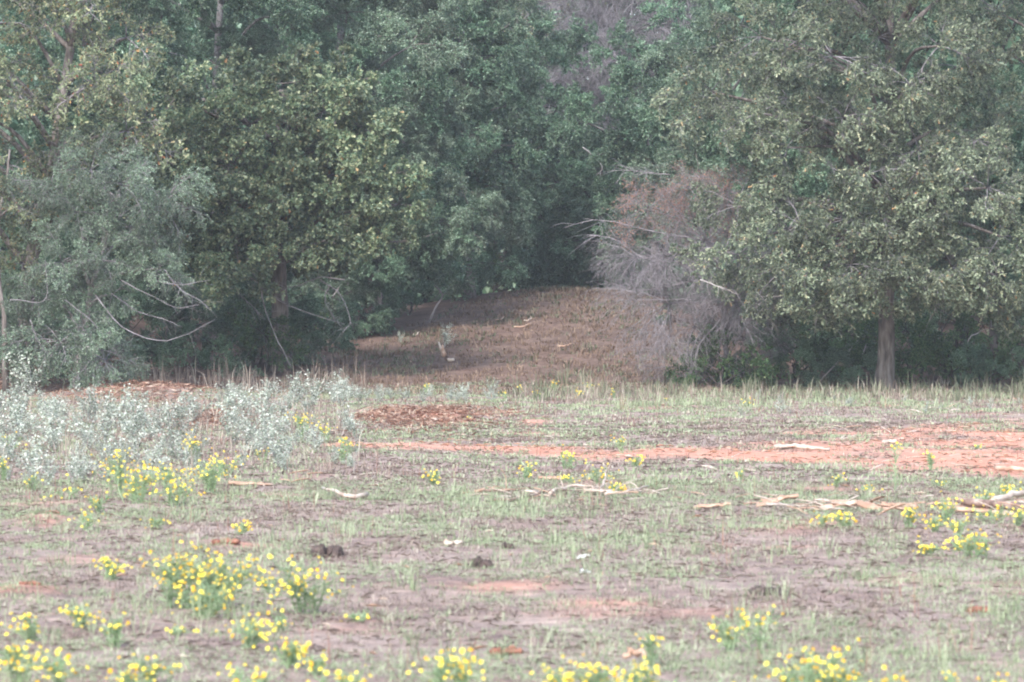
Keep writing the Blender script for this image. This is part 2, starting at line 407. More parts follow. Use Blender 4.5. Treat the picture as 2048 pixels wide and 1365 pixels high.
species('oak_pale', 6, [M['twig_grey'], M['leaf_oak_pale']], L=1.2, n2=12, n3=6, nl=7, leaf=LEAF_OAK, LL=.10, LW=.062, droop=.30, r0=.016, start=.3)
species('oak_sparse', 6, [M['twig_grey'], M['leaf_oak_sparse']], L=1.2, n2=12, n3=5, nl=7, leaf=LEAF_OAK, LL=.095, LW=.062, droop=.15, r0=.02, twr=.2)
species('yaupon', 6, [M['dark_bark'], M['leaf_yaupon']], L=1.2, n2=17, n3=9, nl=17, leaf=LEAF_SMALL, LL=.052, LW=.033, droop=.25, r0=.012, lstart=.1, start=.35, twr=.12)
species('yaupon_pale', 6, [M['twig_brown'], M['leaf_yaupon_pale']], L=1.2, n2=17, n3=9, nl=16, leaf=LEAF_SMALL, LL=.05, LW=.031, droop=.28, r0=.012, lstart=.1, start=.35, twr=.12)
species('yaupon_grey', 6, [M['twig_grey'], M['leaf_yaupon_pale']], L=1.2, n2=16, n3=9, nl=12, leaf=LEAF_SMALL, LL=.044, LW=.026, droop=.3, r0=.014, lstart=.2, twr=.15)
species('twigs', 5, [M['twig_grey'], M['leaf_orange']], L=1.3, n2=14, n3=7, nl=0, droop=.35, r0=.017, flat=.8, spread=(22, 60), l2f=.75, l3f=.5, twr=.22)
species('twigs_orange', 5, [M['twig_grey'], M['leaf_orange']], L=1.2, n2=15, n3=8, nl=3, leaf=LEAF_SMALL, LL=.04, LW=.025, droop=.28, r0=.016, spread=(22, 60), l2f=.75, l3f=.5, twr=.2)
species('shrub', 6, [M['dark_bark'], M['leaf_shrub']], L=1.0, n2=12, n3=6, nl=9, leaf=LEAF_SMALL, LL=.07, LW=.046, droop=.12, r0=.011)

def orient(d, roll=0.0):
    d = Vector(d).normalized(); up = Vector((0, 0, 1))
    y = up.cross(d)
    if y.length < 1e-3: y = Vector((0, 1, 0))
    y.normalize(); z = d.cross(y)
    m3 = Matrix((d, y, z)).transposed()
    return (m3 @ Matrix.Rotation(roll, 3, 'X')).to_4x4()
def fib(n, r):
    k = np.arange(n) + .5; ph = np.arccos(1 - 2 * k / n); th = PI * (1 + 5 ** .5) * k + r.random() * 6
    return np.stack([np.cos(th) * np.sin(ph), np.sin(th) * np.sin(ph), np.cos(ph)], 1)

TREE_N = [0]
def tree(name, label, cat, foot, trunk_pts, trunk_r, lobes, sp, r_lobe=.85, nb=10, bark='oak_bark', group=None, limb_r=.05, zmin=-.55, back=.12, base_len=1.2, zstart=.8, flare=1.35):
    """foot = ground point; trunk_pts = world points up the trunk; lobes = world centres (and radii) of the leaf masses"""
    TREE_N[0] += 1; r = np.random.default_rng(1000 + TREE_N[0])
    foot = np.array(foot, float)
    root = empty(name, foot); tag(root, label, cat, group)
    tp = smooth_path(np.array(trunk_pts, float) - foot, 14)
    tp[1:-1] += r.normal(0, .015, tp[1:-1].shape)
    rad = np.linspace(1, .35, 14) * trunk_r; rad[0] *= flare; rad[1] *= 1 + (flare - 1) * .35
    mb = MB(); tube(mb, tp, rad, 10, 0, .5); mb.build('trunk', M[bark], root, True)
    sps = sp if isinstance(sp, (list, tuple)) else [sp]
    for lb in lobes:
        c = np.array(lb[:3]) - foot; rl = lb[3] if len(lb) > 3 else r_lobe
        spn = lb[4] if len(lb) > 4 else sps[r.integers(len(sps))]
        # limb leaves the trunk below the lobe
        h = c[2] - r.uniform(.2, .5) * np.linalg.norm(c[:2] - tp[-1, :2]) - .2
        k = int(np.argmin(np.abs(tp[:, 2] - h)));kk = int(np.argmax(tp[:, 2] > zstart)); k = max(1, kk, min(k, 12))
        s = tp[k]; mid = s * .5 + c * .5 + np.array([0, 0, .12 * np.linalg.norm(c - s)]) + r.normal(0, .08, 3)
        path = smooth_path([s, mid, c], 8)
        lm = MB(); q = min(limb_r, rad[k] * .75) * r.uniform(.7, 1.1)
        tube(lm, path, np.linspace(q, max(.008, q * .3), 8), 6, 0, .5)
        limb = lm.build('limb', M[bark], root, True)
        dirs = fib(nb, r) + r.normal(0, .18, (nb, 3))
        out = nrm(c - tp[min(13, k + 2)])
        for d in dirs:
            d = nrm(d + .35 * out)
            if d[2] < zmin: continue
            if d[1] > .35 and r.random() > back: continue
            me = SP[spn][r.integers(len(SP[spn]))]
            o = link('leafy_branch', me, limb)
            sc_ = rl / base_len * r.uniform(.85, 1.2)
            o.matrix_local = Matrix.Translation(Vector(c)) @ orient(d, r.normal(0, .5)) @ Matrix.Scale(sc_, 4)
    return root

def fill(ells, Y, dY, spacing, seed, rr=(.7, 1.0), front=.65):
    """lobe centres in photo ellipses (px, py, rx, ry) at distance Y, dY deep, kept apart"""
    r = np.random.default_rng(seed); out = []
    for e in ells:
        cx, cy, rx, ry = e[:4]; y0 = e[4] if len(e) > 4 else Y
        mrx, mry = m_of(rx, y0), m_of(ry, y0)
        n = int(max(1, 2.2 * mrx * mry / spacing ** 2 * 3)); got = 0
        for _ in range(n * 6):
            a = r.random() * 2 * PI; q = math.sqrt(r.random())
            px = cx + rx * q * math.cos(a); py = cy + ry * q * math.sin(a)
            dome = math.sqrt(max(0, 1 - q * q))
            yy = y0 + (-dome * dY * r.uniform(.5, 1) if r.random() < front else r.uniform(-.2, 1) * dY)
            p = P(px, py, yy); rl = r.uniform(*rr)
            if all(np.linalg.norm((p - o[:3]) * np.array([1, .42, 1])) > spacing for o in out):
                out.append((*p, rl))
                got += 1
                if got > n: break
    return out
def gp(X, Y): return (X, Y, float(hz(X, Y)) - .05)
def foot_px(px, Y): return gp((px - 1024) / FPX * Y, Y)

# ---- left sparse oak at the frame edge
f = foot_px(45, 56)
tree('oak_tree', 'sparse oak with grey twigs and some reddish leaves at the left edge', 'tree', f,
     [f, P(52, 600, 56), P(75, 450, 56), P(105, 330, 56), P(125, 200, 56.3), P(150, 20, 56.5), P(150, -220, 57)], .15,
     fill([(80, 180, 170, 170), (130, 60, 130, 90), (40, 380, 110, 100), (70, 480, 90, 60), (210, 200, 60, 100), (-90, 250, 120, 250), (80, -150, 260, 150)], 56, 1.2, .85, 21, (.6, .85)),
     'oak_sparse', nb=9, limb_r=.07)
f = foot_px(12, 54.5)
tree('leaning_sapling', 'thin leaning grey trunk at the left frame edge', 'sapling', f,
     [f, P(8, 650, 54.5), P(0, 560, 54.5), P(-5, 480, 54.5), P(10, 380, 54.6), P(20, 300, 54.8)], .05,
     fill([(-30, 420, 70, 80)], 54.6, .5, .7, 22, (.5, .6)), 'oak_sparse', nb=7, bark='oak_bark', limb_r=.03)
# ---- grey green arching yaupon in front of it
f = foot_px(150, 55.3)
tree('yaupon_shrub', 'grey-green yaupon shrub with arching bare twigs at lower left', 'shrub', f,
     [f, P(165, 680, 55.2), P(190, 560, 55), P(220, 440, 55), P(240, 380, 55)], .07,
     fill([(215, 400, 120, 80), (290, 420, 80, 70), (250, 500, 110, 70), (150, 560, 90, 60), (120, 650, 80, 60), (190, 690, 60, 50), (350, 520, 50, 30)], 55, .9, .62, 23, (.55, .8)),
     'yaupon_grey', nb=10, bark='grey_bark', limb_r=.04, zmin=-.8)
# ---- big leaved oak
f = foot_px(560, 63)
tree('oak_tree', 'dense broad-leaved oak with glossy olive leaves left of the clearing', 'tree', f,
     [f, P(560, 600, 63), P(555, 450, 63), P(560, 300, 63), P(565, 180, 63)], .2,
     fill([(420, 300, 120, 130), (560, 270, 130, 110), (670, 290, 70, 120), (480, 420, 120, 80), (620, 430, 120, 80), (700, 440, 60, 60), (330, 350, 50, 90), (560, 510, 130, 35), (360, 200, 40, 40), (770, 485, 25, 12), (460, 540, 60, 25), (650, 545, 60, 20), (300, 440, 40, 50), (720, 350, 30, 40), (480, 190, 60, 30), (640, 200, 60, 30), (760, 400, 40, 40), (250, 330, 40, 60), (250, 230, 40, 50)], 61.5, 1.3, .68, 24, (.6, .85)),
     'oak_dark', nb=10, limb_r=.06, zstart=2.2)
# ---- yaupon wall behind it
f = foot_px(430, 69)
tree('yaupon_tree', 'tall fine-leaved evergreen above the broad-leaved oak', 'tree', f,
     [f, P(430, 500, 69), P(430, 250, 69), P(440, 20, 69), P(450, -120, 69)], .14,
     fill([(330, 100, 110, 130), (470, 80, 130, 120), (270, 60, 80, 100), (430, -130, 260, 110), (420, 300, 180, 120, 69.5)], 68, 1.2, .95, 25, (.8, 1.1)), ['yaupon', 'yaupon', 'yaupon_pale'], nb=10, bark='grey_bark')
f = foot_px(700, 71)
tree('yaupon_tree', 'pale grey-green evergreen rising behind the oak, left of centre', 'tree', f,
     [f, P(700, 450, 71), P(690, 250, 71), P(680, 60, 71), P(680, -120, 71)], .14,
     fill([(620, 90, 120, 110), (740, 120, 120, 120), (700, 220, 120, 70), (680, -120, 220, 120), (700, 380, 150, 120, 72)], 70, 1.2, .95, 26, (.8, 1.1)), ['yaupon_pale', 'yaupon'], nb=10, bark='grey_bark')
f = foot_px(755, 71.5)
tree('yaupon_tree', 'drooping evergreen with stepped boughs at the left edge of the clearing', 'tree', f,
     [f, P(760, 520, 71.5), P(790, 380, 71), P(810, 250, 70.5)], .1,
     fill([(810, 250, 50, 70), (840, 310, 45, 40), (830, 420, 80, 50), (900, 450, 60, 35), (760, 530, 60, 30), (690, 590, 50, 30), (770, 330, 50, 50), (860, 480, 40, 25), (760, 440, 60, 50), (690, 540, 60, 40)], 70, .8, .66, 27, (.6, .8)), ['yaupon', 'yaupon_pale'], nb=10, bark='grey_bark', zmin=-.8)
f = foot_px(940, 79)
tree('yaupon_tree', 'rounded evergreen mass in the centre above the clearing', 'tree', f,
     [f, P(940, 450, 79), P(935, 250, 79), P(930, 60, 79)], .13,
     fill([(900, 130, 110, 100), (930, 300, 80, 60), (970, 390, 70, 50), (910, 360, 60, 70), (930, -20, 120, 80), (990, 470, 50, 40), (860, 230, 60, 60), (940, 530, 60, 40), (1000, 250, 60, 60), (880, 470, 50, 40)], 78, 1.1, .8, 28, (.8, 1.05)), ['yaupon', 'yaupon_pale'], nb=10, bark='grey_bark', zmin=-.8)
f = foot_px(1075, 85.5)
tree('yaupon_tree', 'dark evergreen at the head of the clearing', 'tree', f,
     [f, P(1075, 450, 85.5), P(1070, 300, 85.5), P(1065, 160, 85.5)], .13,
     fill([(1060, 200, 80, 80), (1090, 300, 90, 60), (1070, 390, 90, 50), (1120, 450, 80, 40), (1030, 480, 50, 40), (1040, 120, 70, 60), (1100, 520, 70, 30), (1010, 330, 60, 70), (990, 110, 60, 50)], 84.8, 1.0, .85, 29, (.85, 1.1)), 'yaupon', nb=10, bark='dark_bark', zmin=-.8)
f = foot_px(1190, 84.5)
tree('yaupon_tree', 'dark evergreen between the clearing head and the bare twig bush', 'tree', f,
     [f, P(1195, 480, 84.5), P(1200, 380, 84.5), P(1205, 300, 84.5)], .1,
     fill([(1180, 340, 80, 60), (1210, 420, 80, 50), (1180, 490, 60, 40), (1250, 480, 60, 50), (1260, 400, 60, 50), (1200, 550, 50, 25)], 83.8, .9, .8, 30, (.75, .95)), 'yaupon', nb=10, bark='dark_bark', zmin=-.8)
f = foot_px(1310, 79)
tree('yaupon_tree', 'evergreen behind the orange bush, right of centre', 'tree', f,
     [f, P(1310, 450, 79), P(1300, 300, 79), P(1290, 150, 79)], .12,
     fill([(1290, 140, 90, 70), (1250, 240, 80, 60), (1330, 240, 90, 80), (1290, 330, 90, 50), (1380, 130, 70, 80), (1370, 350, 80, 60), (1330, 430, 80, 50), (1300, 520, 70, 40)], 78, 1.1, .9, 31, (.8, 1.05)), ['yaupon', 'yaupon', 'yaupon_pale'], nb=10, bark='grey_bark')
f = foot_px(1240, 90)
tree('bare_tree', 'leafless grey twiggy tree above the clearing', 'tree', f,
     [f, P(1240, 400, 90), P(1235, 200, 90), P(1220, 60, 90)], .14,
     fill([(1200, 40, 90, 60), (1290, 30, 80, 60), (1130, 170, 60, 60), (1200, 120, 70, 50), (1230, -90, 140, 80)], 88.5, .8, .7, 32, (.8, 1.1)), 'twigs', nb=14, bark='grey_bark', back=.9)
f = foot_px(998, 93)
tree('oak_tree', 'dark trunked tree with yellowish leaves at the top of the frame', 'tree', f,
     [f, P(1000, 400, 93), P(1000, 150, 93), P(992, 40, 93), P(990, -200, 93)], .22,
     fill([(880, 40, 90, 40), (1050, 50, 90, 40), (930, -60, 120, 50), (1060, -80, 120, 60), (1140, 30, 70, 40)], 92.5, 1.0, .9, 33, (.7, .95)), 'oak_sparse', nb=9, bark='dark_bark')
# ---- bare twig bush with rusty leaves
f = foot_px(1450, 60)
tree('twig_bush', 'half bare grey twig bush with rusty orange leaves beside the clearing', 'bush', f,
     [f, P(1450, 700, 60), P(1440, 560, 60), P(1420, 450, 60), P(1400, 380, 60)], .06,
     [(*p[:3], p[3], 'twigs_orange') for p in fill([(1315, 430, 50, 25), (1395, 400, 70, 40), (1455, 370, 40, 30), (1365, 450, 70, 25)], 59.3, .6, .55, 34, (.5, .75))]
     + [(*p[:3], p[3], 'twigs') for p in fill([(1295, 500, 60, 30), (1395, 510, 90, 60), (1345, 580, 70, 30), (1455, 580, 90, 50), (1425, 660, 50, 40), (1515, 620, 40, 30), (1395, 730, 30, 25)], 59.3, .7, .62, 35, (.6, .9))],
     'twigs', nb=11, bark='grey_bark', zmin=-.95, back=.4, limb_r=.025)
# ---- right oak with the visible trunk
f = foot_px(1773, 58)
f = (f[0], f[1], f[2])
tree('oak_tree', 'large pale olive oak with a bare grey trunk on the right', 'tree', f,
     [f, P(1770, 740, 58), P(1772, 660, 58), P(1776, 560, 58), P(1782, 450, 58), P(1785, 300, 58), P(1780, 120, 58), P(1775, -80, 58), P(1770, -260, 58)], .175,
     fill([(1700, 200, 170, 80), (1560, 250, 130, 60), (1850, 250, 120, 80), (1480, 210, 70, 60), (1550, 420, 80, 60), (1560, 500, 120, 45), (1720, 480, 90, 60), (1870, 440, 100, 70), (1960, 470, 60, 60), (1820, 530, 110, 30),
           (1640, 330, 60, 40), (1900, 330, 90, 50), (1500, 550, 50, 20), (1650, 560, 70, 20), (1980, 380, 60, 50), (1930, 560, 60, 25), (1650, 120, 120, 50), (1820, 120, 100, 60), (1700, -80, 300, 100), (1520, 110, 90, 50)], 57, 1.7, .8, 36, (.6, .85)) + [(*P(a, b, 55.9), .72) for a, b in [(1700, 530), (1770, 510), (1845, 540), (1760, 425), (1825, 445), (1690, 440), (1905, 535), (1625, 540), (1560, 545), (1740, 350), (1830, 350), (1975, 545), (1600, 450)]],
     'oak_pale', nb=10, limb_r=.07, zmin=-.7, zstart=2.5)
# ---- behind the right oak
f = foot_px(1470, 69)
tree('yaupon_tree', 'shaded evergreen behind the left side of the right oak', 'tree', f,
     [f, P(1470, 500, 69), P(1465, 300, 69), P(1450, 100, 69)], .12,
     fill([(1450, 180, 90, 90), (1420, 290, 80, 70), (1530, 340, 80, 80), (1510, 80, 100, 60), (1450, -60, 140, 70), (1500, 480, 100, 60)], 68, 1.1, .9, 37, (.8, 1.05)), ['yaupon_pale', 'yaupon'], nb=10, bark='grey_bark')
f = foot_px(1680, 67)
tree('yaupon_tree', 'shaded evergreen directly behind the right oak trunk', 'tree', f,
     [f, P(1680, 500, 67), P(1670, 300, 67), P(1660, 100, 67)], .12,
     fill([(1640, 350, 90, 90), (1730, 300, 80, 100), (1680, 480, 110, 80), (1660, 80, 110, 90), (1680, -80, 160, 80)], 66, 1.0, .95, 38, (.8, 1.05)), 'yaupon', nb=10, bark='dark_bark')
f = foot_px(1990, 65)
tree('yaupon_tree', 'dark evergreen behind the oak at the right edge', 'tree', f,
     [f, P(1990, 500, 65), P(1985, 300, 65), P(1980, 100, 65)], .12,
     fill([(1990, 300, 80, 90), (1940, 400, 70, 70), (2030, 480, 80, 80), (1900, 150, 80, 100), (2080, 330, 70, 110), (2000, -60, 140, 80)], 64, 1.0, .9, 39, (.8, 1.0)), 'yaupon', nb=10, bark='dark_bark')
f = foot_px(2130, 60)
tree('oak_tree', 'yellow-green oak boughs in the top right corner', 'tree', f,
     [f, P(2130, 500, 60), P(2120, 250, 60), P(2100, 0, 60)], .15,
     fill([(2000, 90, 70, 80), (2060, 180, 60, 70), (2010, 0, 80, 60), (2120, 80, 70, 150), (2060, -120, 120, 80)], 60, 1.0, .8, 40, (.6, .8)), 'oak_pale', nb=10)

for (px, Y, lab, seed) in [(170, 65, 'shaded evergreen behind the left sparse oak', 41), (300, 76, 'evergreen deep behind the hollow on the left', 42), (1830, 73, 'evergreen deep behind the right oak crown', 43), (560, 78, 'evergreen deep behind the broad-leaved oak', 44)]:
    f = foot_px(px, Y)
    tree('yaupon_tree', lab, 'tree', f, [f, P(px, 480, Y), P(px + 5, 250, Y), P(px, 20, Y)], .13,
         fill([(px, 560, 120, 90), (px, 380, 130, 110), (px - 10, 180, 130, 120), (px, 10, 140, 100)], Y, 1.2, 1.0, seed, (.9, 1.15)), 'yaupon', nb=10, bark='dark_bark')
# ---- undergrowth, each shrub on its own foot
def shrub(label, px, Y, hpx, wpx, sp, seed, name='undergrowth_shrub', spacing=.55, rr=(.45, .65), bark='dark_bark', group=None, stems=1):
    f = foot_px(px, Y); base_py = HOR + (CAMH - f[2]) / Y * FPX
    top = base_py - hpx
    tree(name, label, 'shrub', f, [f, P(px + 4, base_py - hpx * .35, Y), P(px - 3, base_py - hpx * .75, Y)], .03,
         fill([(px, base_py - hpx * .62, wpx / 2 * .75, hpx * .3), (px, base_py - hpx * .25, wpx / 2, hpx * .16)], Y, m_of(wpx / 2, Y) * .6, spacing, seed, rr), sp, nb=9, bark=bark, limb_r=.02, group=group, base_len=1.1, zmin=-.5, flare=1.0)
for q, (px, Y, h_, w_, lab) in enumerate([(1585, 59.6, 80, 120, 'low shrub at the wood edge below the oak, leftmost'), (1655, 60, 90, 110, 'low shrub at the wood edge behind the long leaning pole'), (1715, 59.4, 60, 90, 'smallest low shrub just left of the oak trunk'),
                                         (1815, 59.6, 70, 90, 'low shrub just right of the oak trunk base'), (1900, 59.8, 90, 120, 'low shrub at the wood edge right of the oak trunk'), (1965, 59.5, 80, 110, 'low shrub at the wood edge near the right frame edge'), (2045, 59.3, 90, 110, 'low shrub cut by the right frame edge')]):
    shrub(lab, px, Y, h_, w_, ['shrub', 'yaupon'], 150 + q, rr=(.38, .52), spacing=.5)
shrub('dark green shrub under the oak, left of its trunk', 1690, 61.5, 180, 150, 'shrub', 51)
shrub('leafy shrub in front of the broad-leaved oak foot', 530, 62, 130, 140, ['yaupon', 'shrub'], 72)
shrub('bushy shrub between the broad-leaved oak and the clearing', 600, 64.5, 150, 120, ['yaupon', 'yaupon_grey'], 73, rr=(.5, .7))
shrub('dark shrub at the right foot of the twig bush', 1500, 59.6, 150, 130, ['yaupon', 'shrub'], 74, rr=(.5, .7))
shrub('shaded shrub right behind the two leaning poles', 1730, 63.5, 190, 140, ['yaupon', 'shrub'], 75, rr=(.5, .7))
shrub('green shrub between the oak trunk and the right edge', 1885, 61, 150, 120, 'shrub', 76)
shrub('low shrub at the right frame corner of the tree line', 1985, 60.3, 100, 120, 'shrub', 77, rr=(.4, .5))
shrub('dark shrub filling the hollow behind the bare arching branch', 385, 64, 120, 130, 'yaupon', 78)
shrub('low green shrub right against the oak trunk', 1840, 60.5, 140, 130, 'shrub', 52)
shrub('dark green shrub right of the oak trunk, second along', 1930, 62, 200, 150, 'shrub', 53)
shrub('green shrub at the right frame edge under the trees', 2030, 61.5, 190, 130, ['shrub', 'yaupon'], 54)
shrub('dark shrub between the twig bush and the oak trunk', 1590, 62, 180, 150, ['shrub', 'yaupon'], 55)
shrub('low leafy shrub at the foot of the twig bush', 1440, 58.8, 110, 130, 'shrub', 56)
shrub('tall shaded shrub behind the oak trunk', 1770, 65, 230, 170, 'yaupon', 57, rr=(.6, .8), spacing=.7)
shrub('tall shaded shrub deep under the right trees', 1910, 66, 240, 190, 'yaupon', 58, rr=(.6, .8), spacing=.7)
shrub('tall shaded shrub behind the leaning sticks', 1620, 66, 230, 180, 'yaupon', 59, rr=(.6, .8), spacing=.7)
shrub('dark green shrub under the broad-leaved oak, nearest the clearing', 625, 67.5, 120, 120, ['yaupon', 'shrub'], 60)
shrub('twiggy green shrub under the broad-leaved oak', 520, 64.5, 140, 150, ['yaupon', 'yaupon_grey', 'shrub'], 61)
shrub('dark shrub in the shaded hollow beside the grey-green yaupon', 330, 67, 150, 150, 'yaupon', 62)
shrub('dark shrub deep in the hollow on the left', 430, 69, 170, 170, 'yaupon', 63, rr=(.6, .8), spacing=.7)
shrub('low bright shrub on the left bank of the clearing', 705, 70, 60, 110, ['yaupon', 'shrub'], 64, rr=(.4, .55))
shrub('low rounded shrub near the head of the clearing', 960, 80.5, 75, 110, ['yaupon', 'shrub'], 65, rr=(.45, .6))
shrub('small rounded shrub at the very head of the clearing', 1055, 83.4, 85, 100, 'yaupon', 66, rr=(.45, .6))
shrub('shaded low shrub along the left bank higher up', 820, 75.5, 60, 80, 'yaupon', 67, rr=(.4, .55))
shrub('low green shrub below the twigs on the right bank', 1240, 82.6, 90, 120, ['yaupon', 'shrub'], 68, rr=(.45, .6))
shrub('shaded shrub under the twig bush beside the clearing', 1400, 71, 110, 110, 'yaupon', 69, rr=(.45, .6))
shrub('dark shrub behind the left sparse oak trunk', 90, 60, 200, 190, ['yaupon_grey', 'yaupon'], 70, rr=(.55, .75), spacing=.65)
shrub('dark shrub behind the grey-green yaupon', 240, 62, 170, 150, 'yaupon', 71, rr=(.5, .7))

# ---- the wood beyond, plus unseen side foliage added to block light: one mass
mb = MB(); r = np.random.default_rng(90)
def mass(n, x0, x1, y0, y1, z0, z1, size, hole=.36):
    x = r.uniform(x0, x1, n); y = r.uniform(y0, y1, n); z = r.uniform(z0, z1, n)
    keep = fbm(x / 1.3 + y * .7, z / 1.3 + y * .3) > hole
    p = np.stack([x, y, z + hz(x, y)], 1)[keep]; k = len(p)
    s = r.uniform(.7, 1.3, k) * size
    leaves(mb, p, nrm(r.normal(0, 1, (k, 3))), nrm(r.normal(0, .7, (k, 3)) + np.array([0, 0, .6])), s, s * .7, LEAF_SMALL, 1, r.random(k))
mass(120000, -24, 24, 99, 113, 0, 16, .30, .2)
mass(60000, -27, 27, 112, 122, 0, 18, .5, .05)
mass(26000, -24, -9.8, 66, 99, 0, 12, .34)
mass(26000, 10.8, 24, 66, 99, 0, 12, .34)
mass(20000, -5, 6, 95, 99, 2, 13, .24, .42)
mass(18000, -12, -4.5, 84, 99, 0, 12, .30)
mass(18000, 5.5, 13, 84, 99, 0, 12, .30)
mass(14000, -9, 11, 91.5, 98, 0, 3.5, .2)
mass(14000, -24, -11, 48, 66, 0, 9, .26)  # this and the next: out of view, added to keep side light out
mass(14000, 11, 24, 50, 66, 0, 9, .26)
for k in range(60):
    x = r.uniform(-20, 20); y = r.uniform(98, 111); z = float(hz(x, y))
    tube(mb, [(x, y, z - .1), (x + r.normal(0, .2), y, z + 6), (x + r.normal(0, .5), y, z + 13)], [.16, .12, .05], 6, 0, .5)
tag(mb.build('distant_wood', [M['dark_bark'], M['leaf_yaupon']]), 'dark mass of woodland closing the view behind the trees', 'woodland', kind='stuff')

# ---- single bare branches and sticks
def branch(mb, pts, r0, r1, n=10, twigs=0, seed=0, tl=.25, droop=.05, sides=5):
    r = np.random.default_rng(seed + 500); p = smooth_path(pts, n); p[1:] += r.normal(0, .006, p[1:].shape)
    tube(mb, p, np.linspace(r0, r1, n), sides, 0, .5)
    for _ in range(twigs):
        k = r.integers(2, n - 1); d = nrm(p[k] - p[k - 1]); q = nrm(d * .7 + r.normal(0, .6, 3)); l = tl * r.uniform(.4, 1.2)
        w = smooth_path([p[k], p[k] + q * l * .5 + r.normal(0, .02, 3), p[k] + q * l + np.array([0, 0, -droop])], 5)
        tube(mb, w, np.linspace(r1 * .9, r1 * .35, 5), 3, 0, .5)
def add_part(tree_label, name, pts, r0, r1, mat, twigs=4, seed=0, tl=.3, label=None):
    root = next(o for o in bpy.data.objects if o.get('label') == tree_label)
    mb = MB(); off = np.array(root.location)
    branch(mb, [np.array(p) - off for p in pts], r0, r1, 12, twigs, seed, tl)
    o = mb.build(name, M[mat], root, True)
    if label: o['label'] = label
LB = 'grey-green yaupon shrub with arching bare twigs at lower left'
for s, pts in enumerate([[(190, 590), (240, 650), (305, 680), (360, 675), (430, 640)], [(200, 570), (270, 620), (330, 640), (365, 655)], [(240, 560), (300, 590), (350, 615), (400, 610)],
                         [(330, 540), (360, 580), (400, 600), (420, 622)], [(300, 560), (360, 570), (420, 560)], [(60, 640), (80, 690), (110, 720)], [(130, 600), (190, 650), (235, 710)], [(20, 600), (90, 600), (90, 520)]]):
    add_part(LB, 'bare_branch', [P(a, b, 54.3 - .05 * s) for a, b in pts], .013 if s == 0 else .008, .003, 'twig_grey', 12, s, .4)
LJ = 'large pale olive oak with a bare grey trunk on the right'
for s, pts in enumerate([[(1620, 540), (1580, 585), (1530, 600), (1490, 640)], [(1535, 590), (1525, 620), (1545, 640)], [(1640, 550), (1645, 600), (1630, 650)], [(1770, 545), (1750, 585), (1710, 610)],
                         [(1835, 545), (1845, 585), (1870, 615), (1858, 640)], [(1860, 560), (1880, 590), (1888, 605)], [(1950, 510), (1975, 560), (1990, 570)], [(1400, 560), (1440, 575), (1480, 590)],
                         [(1800, 300), (1780, 310), (1740, 350), (1650, 420)], [(1700, 350), (1670, 340), (1655, 320)], [(1790, 360), (1830, 300), (1900, 290)], [(1660, 400), (1640, 410), (1650, 430)]]):
    add_part(LJ, 'bare_branch', [P(a, b, 56.2) for a, b in pts], .014, .005, 'twig_pale' if s < 8 else 'twig_grey', 14, 20 + s, .32)
LT = 'half bare grey twig bush with rusty orange leaves beside the clearing'
for s, pts in enumerate([[(1440, 640), (1400, 690), (1385, 740), (1368, 800)], [(1450, 610), (1410, 650), (1385, 700), (1380, 770)], [(1400, 520), (1300, 520), (1230, 480), (1180, 470)], [(1390, 560), (1290, 580), (1210, 565)],
                         [(1400, 480), (1290, 460), (1200, 440), (1130, 455)], [(1380, 600), (1290, 600), (1230, 600)], [(1340, 350), (1290, 345), (1240, 340)]]):
    add_part(LT, 'bare_branch', [P(a, b, 58.6) for a, b in pts], .011, .004, 'twig_grey', 26, 60 + s, .55)
LD = 'dark evergreen between the clearing head and the bare twig bush'
add_part(LD, 'dead_branch', [P(1165, 295, 81.8), P(1185, 312, 81.8), P(1205, 335, 81.8), P(1192, 352, 81.8)], .022, .008, 'twig_pale', 5, 90, .35, 'pale dead forked branch')
LO = 'dense broad-leaved oak with glossy olive leaves left of the clearing'
for s, pts in enumerate([[(690, 560), (640, 555), (600, 570), (560, 580)], [(500, 540), (540, 590), (600, 620), (690, 650)], [(640, 560), (680, 590), (700, 640), (690, 660)], [(430, 560), (480, 590), (530, 640)], [(760, 480), (800, 485), (820, 482)],
                         [(520, 560), (530, 620), (560, 690), (580, 730)], [(660, 570), (650, 600), (670, 640)]]):
    add_part(LO, 'bare_branch', [P(a, b, 61) for a, b in pts], .014, .005, 'twig_grey', 9, 100 + s, .4)
def stick(name, label, cat, pts, r0, r1, mat, seed, twigs=0, group=None, tl=.2):
    foot = np.array(pts[0], float); o = empty(name, foot) if False else None
    mb = MB(); branch(mb, [np.array(p) - foot for p in pts], r0, r1, 10, twigs, seed, tl, sides=7)
    o = mb.build(name, M[mat], None, True); o.location = foot
    return tag(o, label, cat, group)
stick('leaning_pole', 'long thin pole leaning left of the oak trunk', 'branch', [P(1615, 795, 59), P(1660, 740, 59.5), P(1690, 710, 60), P(1715, 682, 60.2)], .015, .009, 'twig_pale', 1, 2)
stick('leaning_pole', 'shorter mossy pole leaning just left of the oak trunk', 'branch', [P(1695, 765, 60), P(1715, 730, 60.2), P(1733, 690, 60.4)], .02, .011, 'grey_bark', 2, 2)
stick('leaning_pole', 'crooked stick standing in the shrubs right of the oak', 'branch', [P(1935, 690, 60), P(1940, 675, 60), P(1962, 662, 60)], .015, .01, 'twig_pale', 3, 1)
stick('leaning_pole', 'thin stem rising at the left bank of the clearing', 'branch', [P(858, 645, 71.5), P(872, 615, 71.5), P(885, 590, 71.5), P(870, 572, 71.5)], .03, .012, 'twig_grey', 4, 4, tl=.4)
stick('fallen_branch', 'bent dead branch lying at the foot of the twig bush', 'branch', [P(1270, 800, 55.5), P(1245, 782, 55.6), P(1225, 795, 55.5), P(1205, 805, 55)], .018, .01, 'twig_grey', 5, 4)

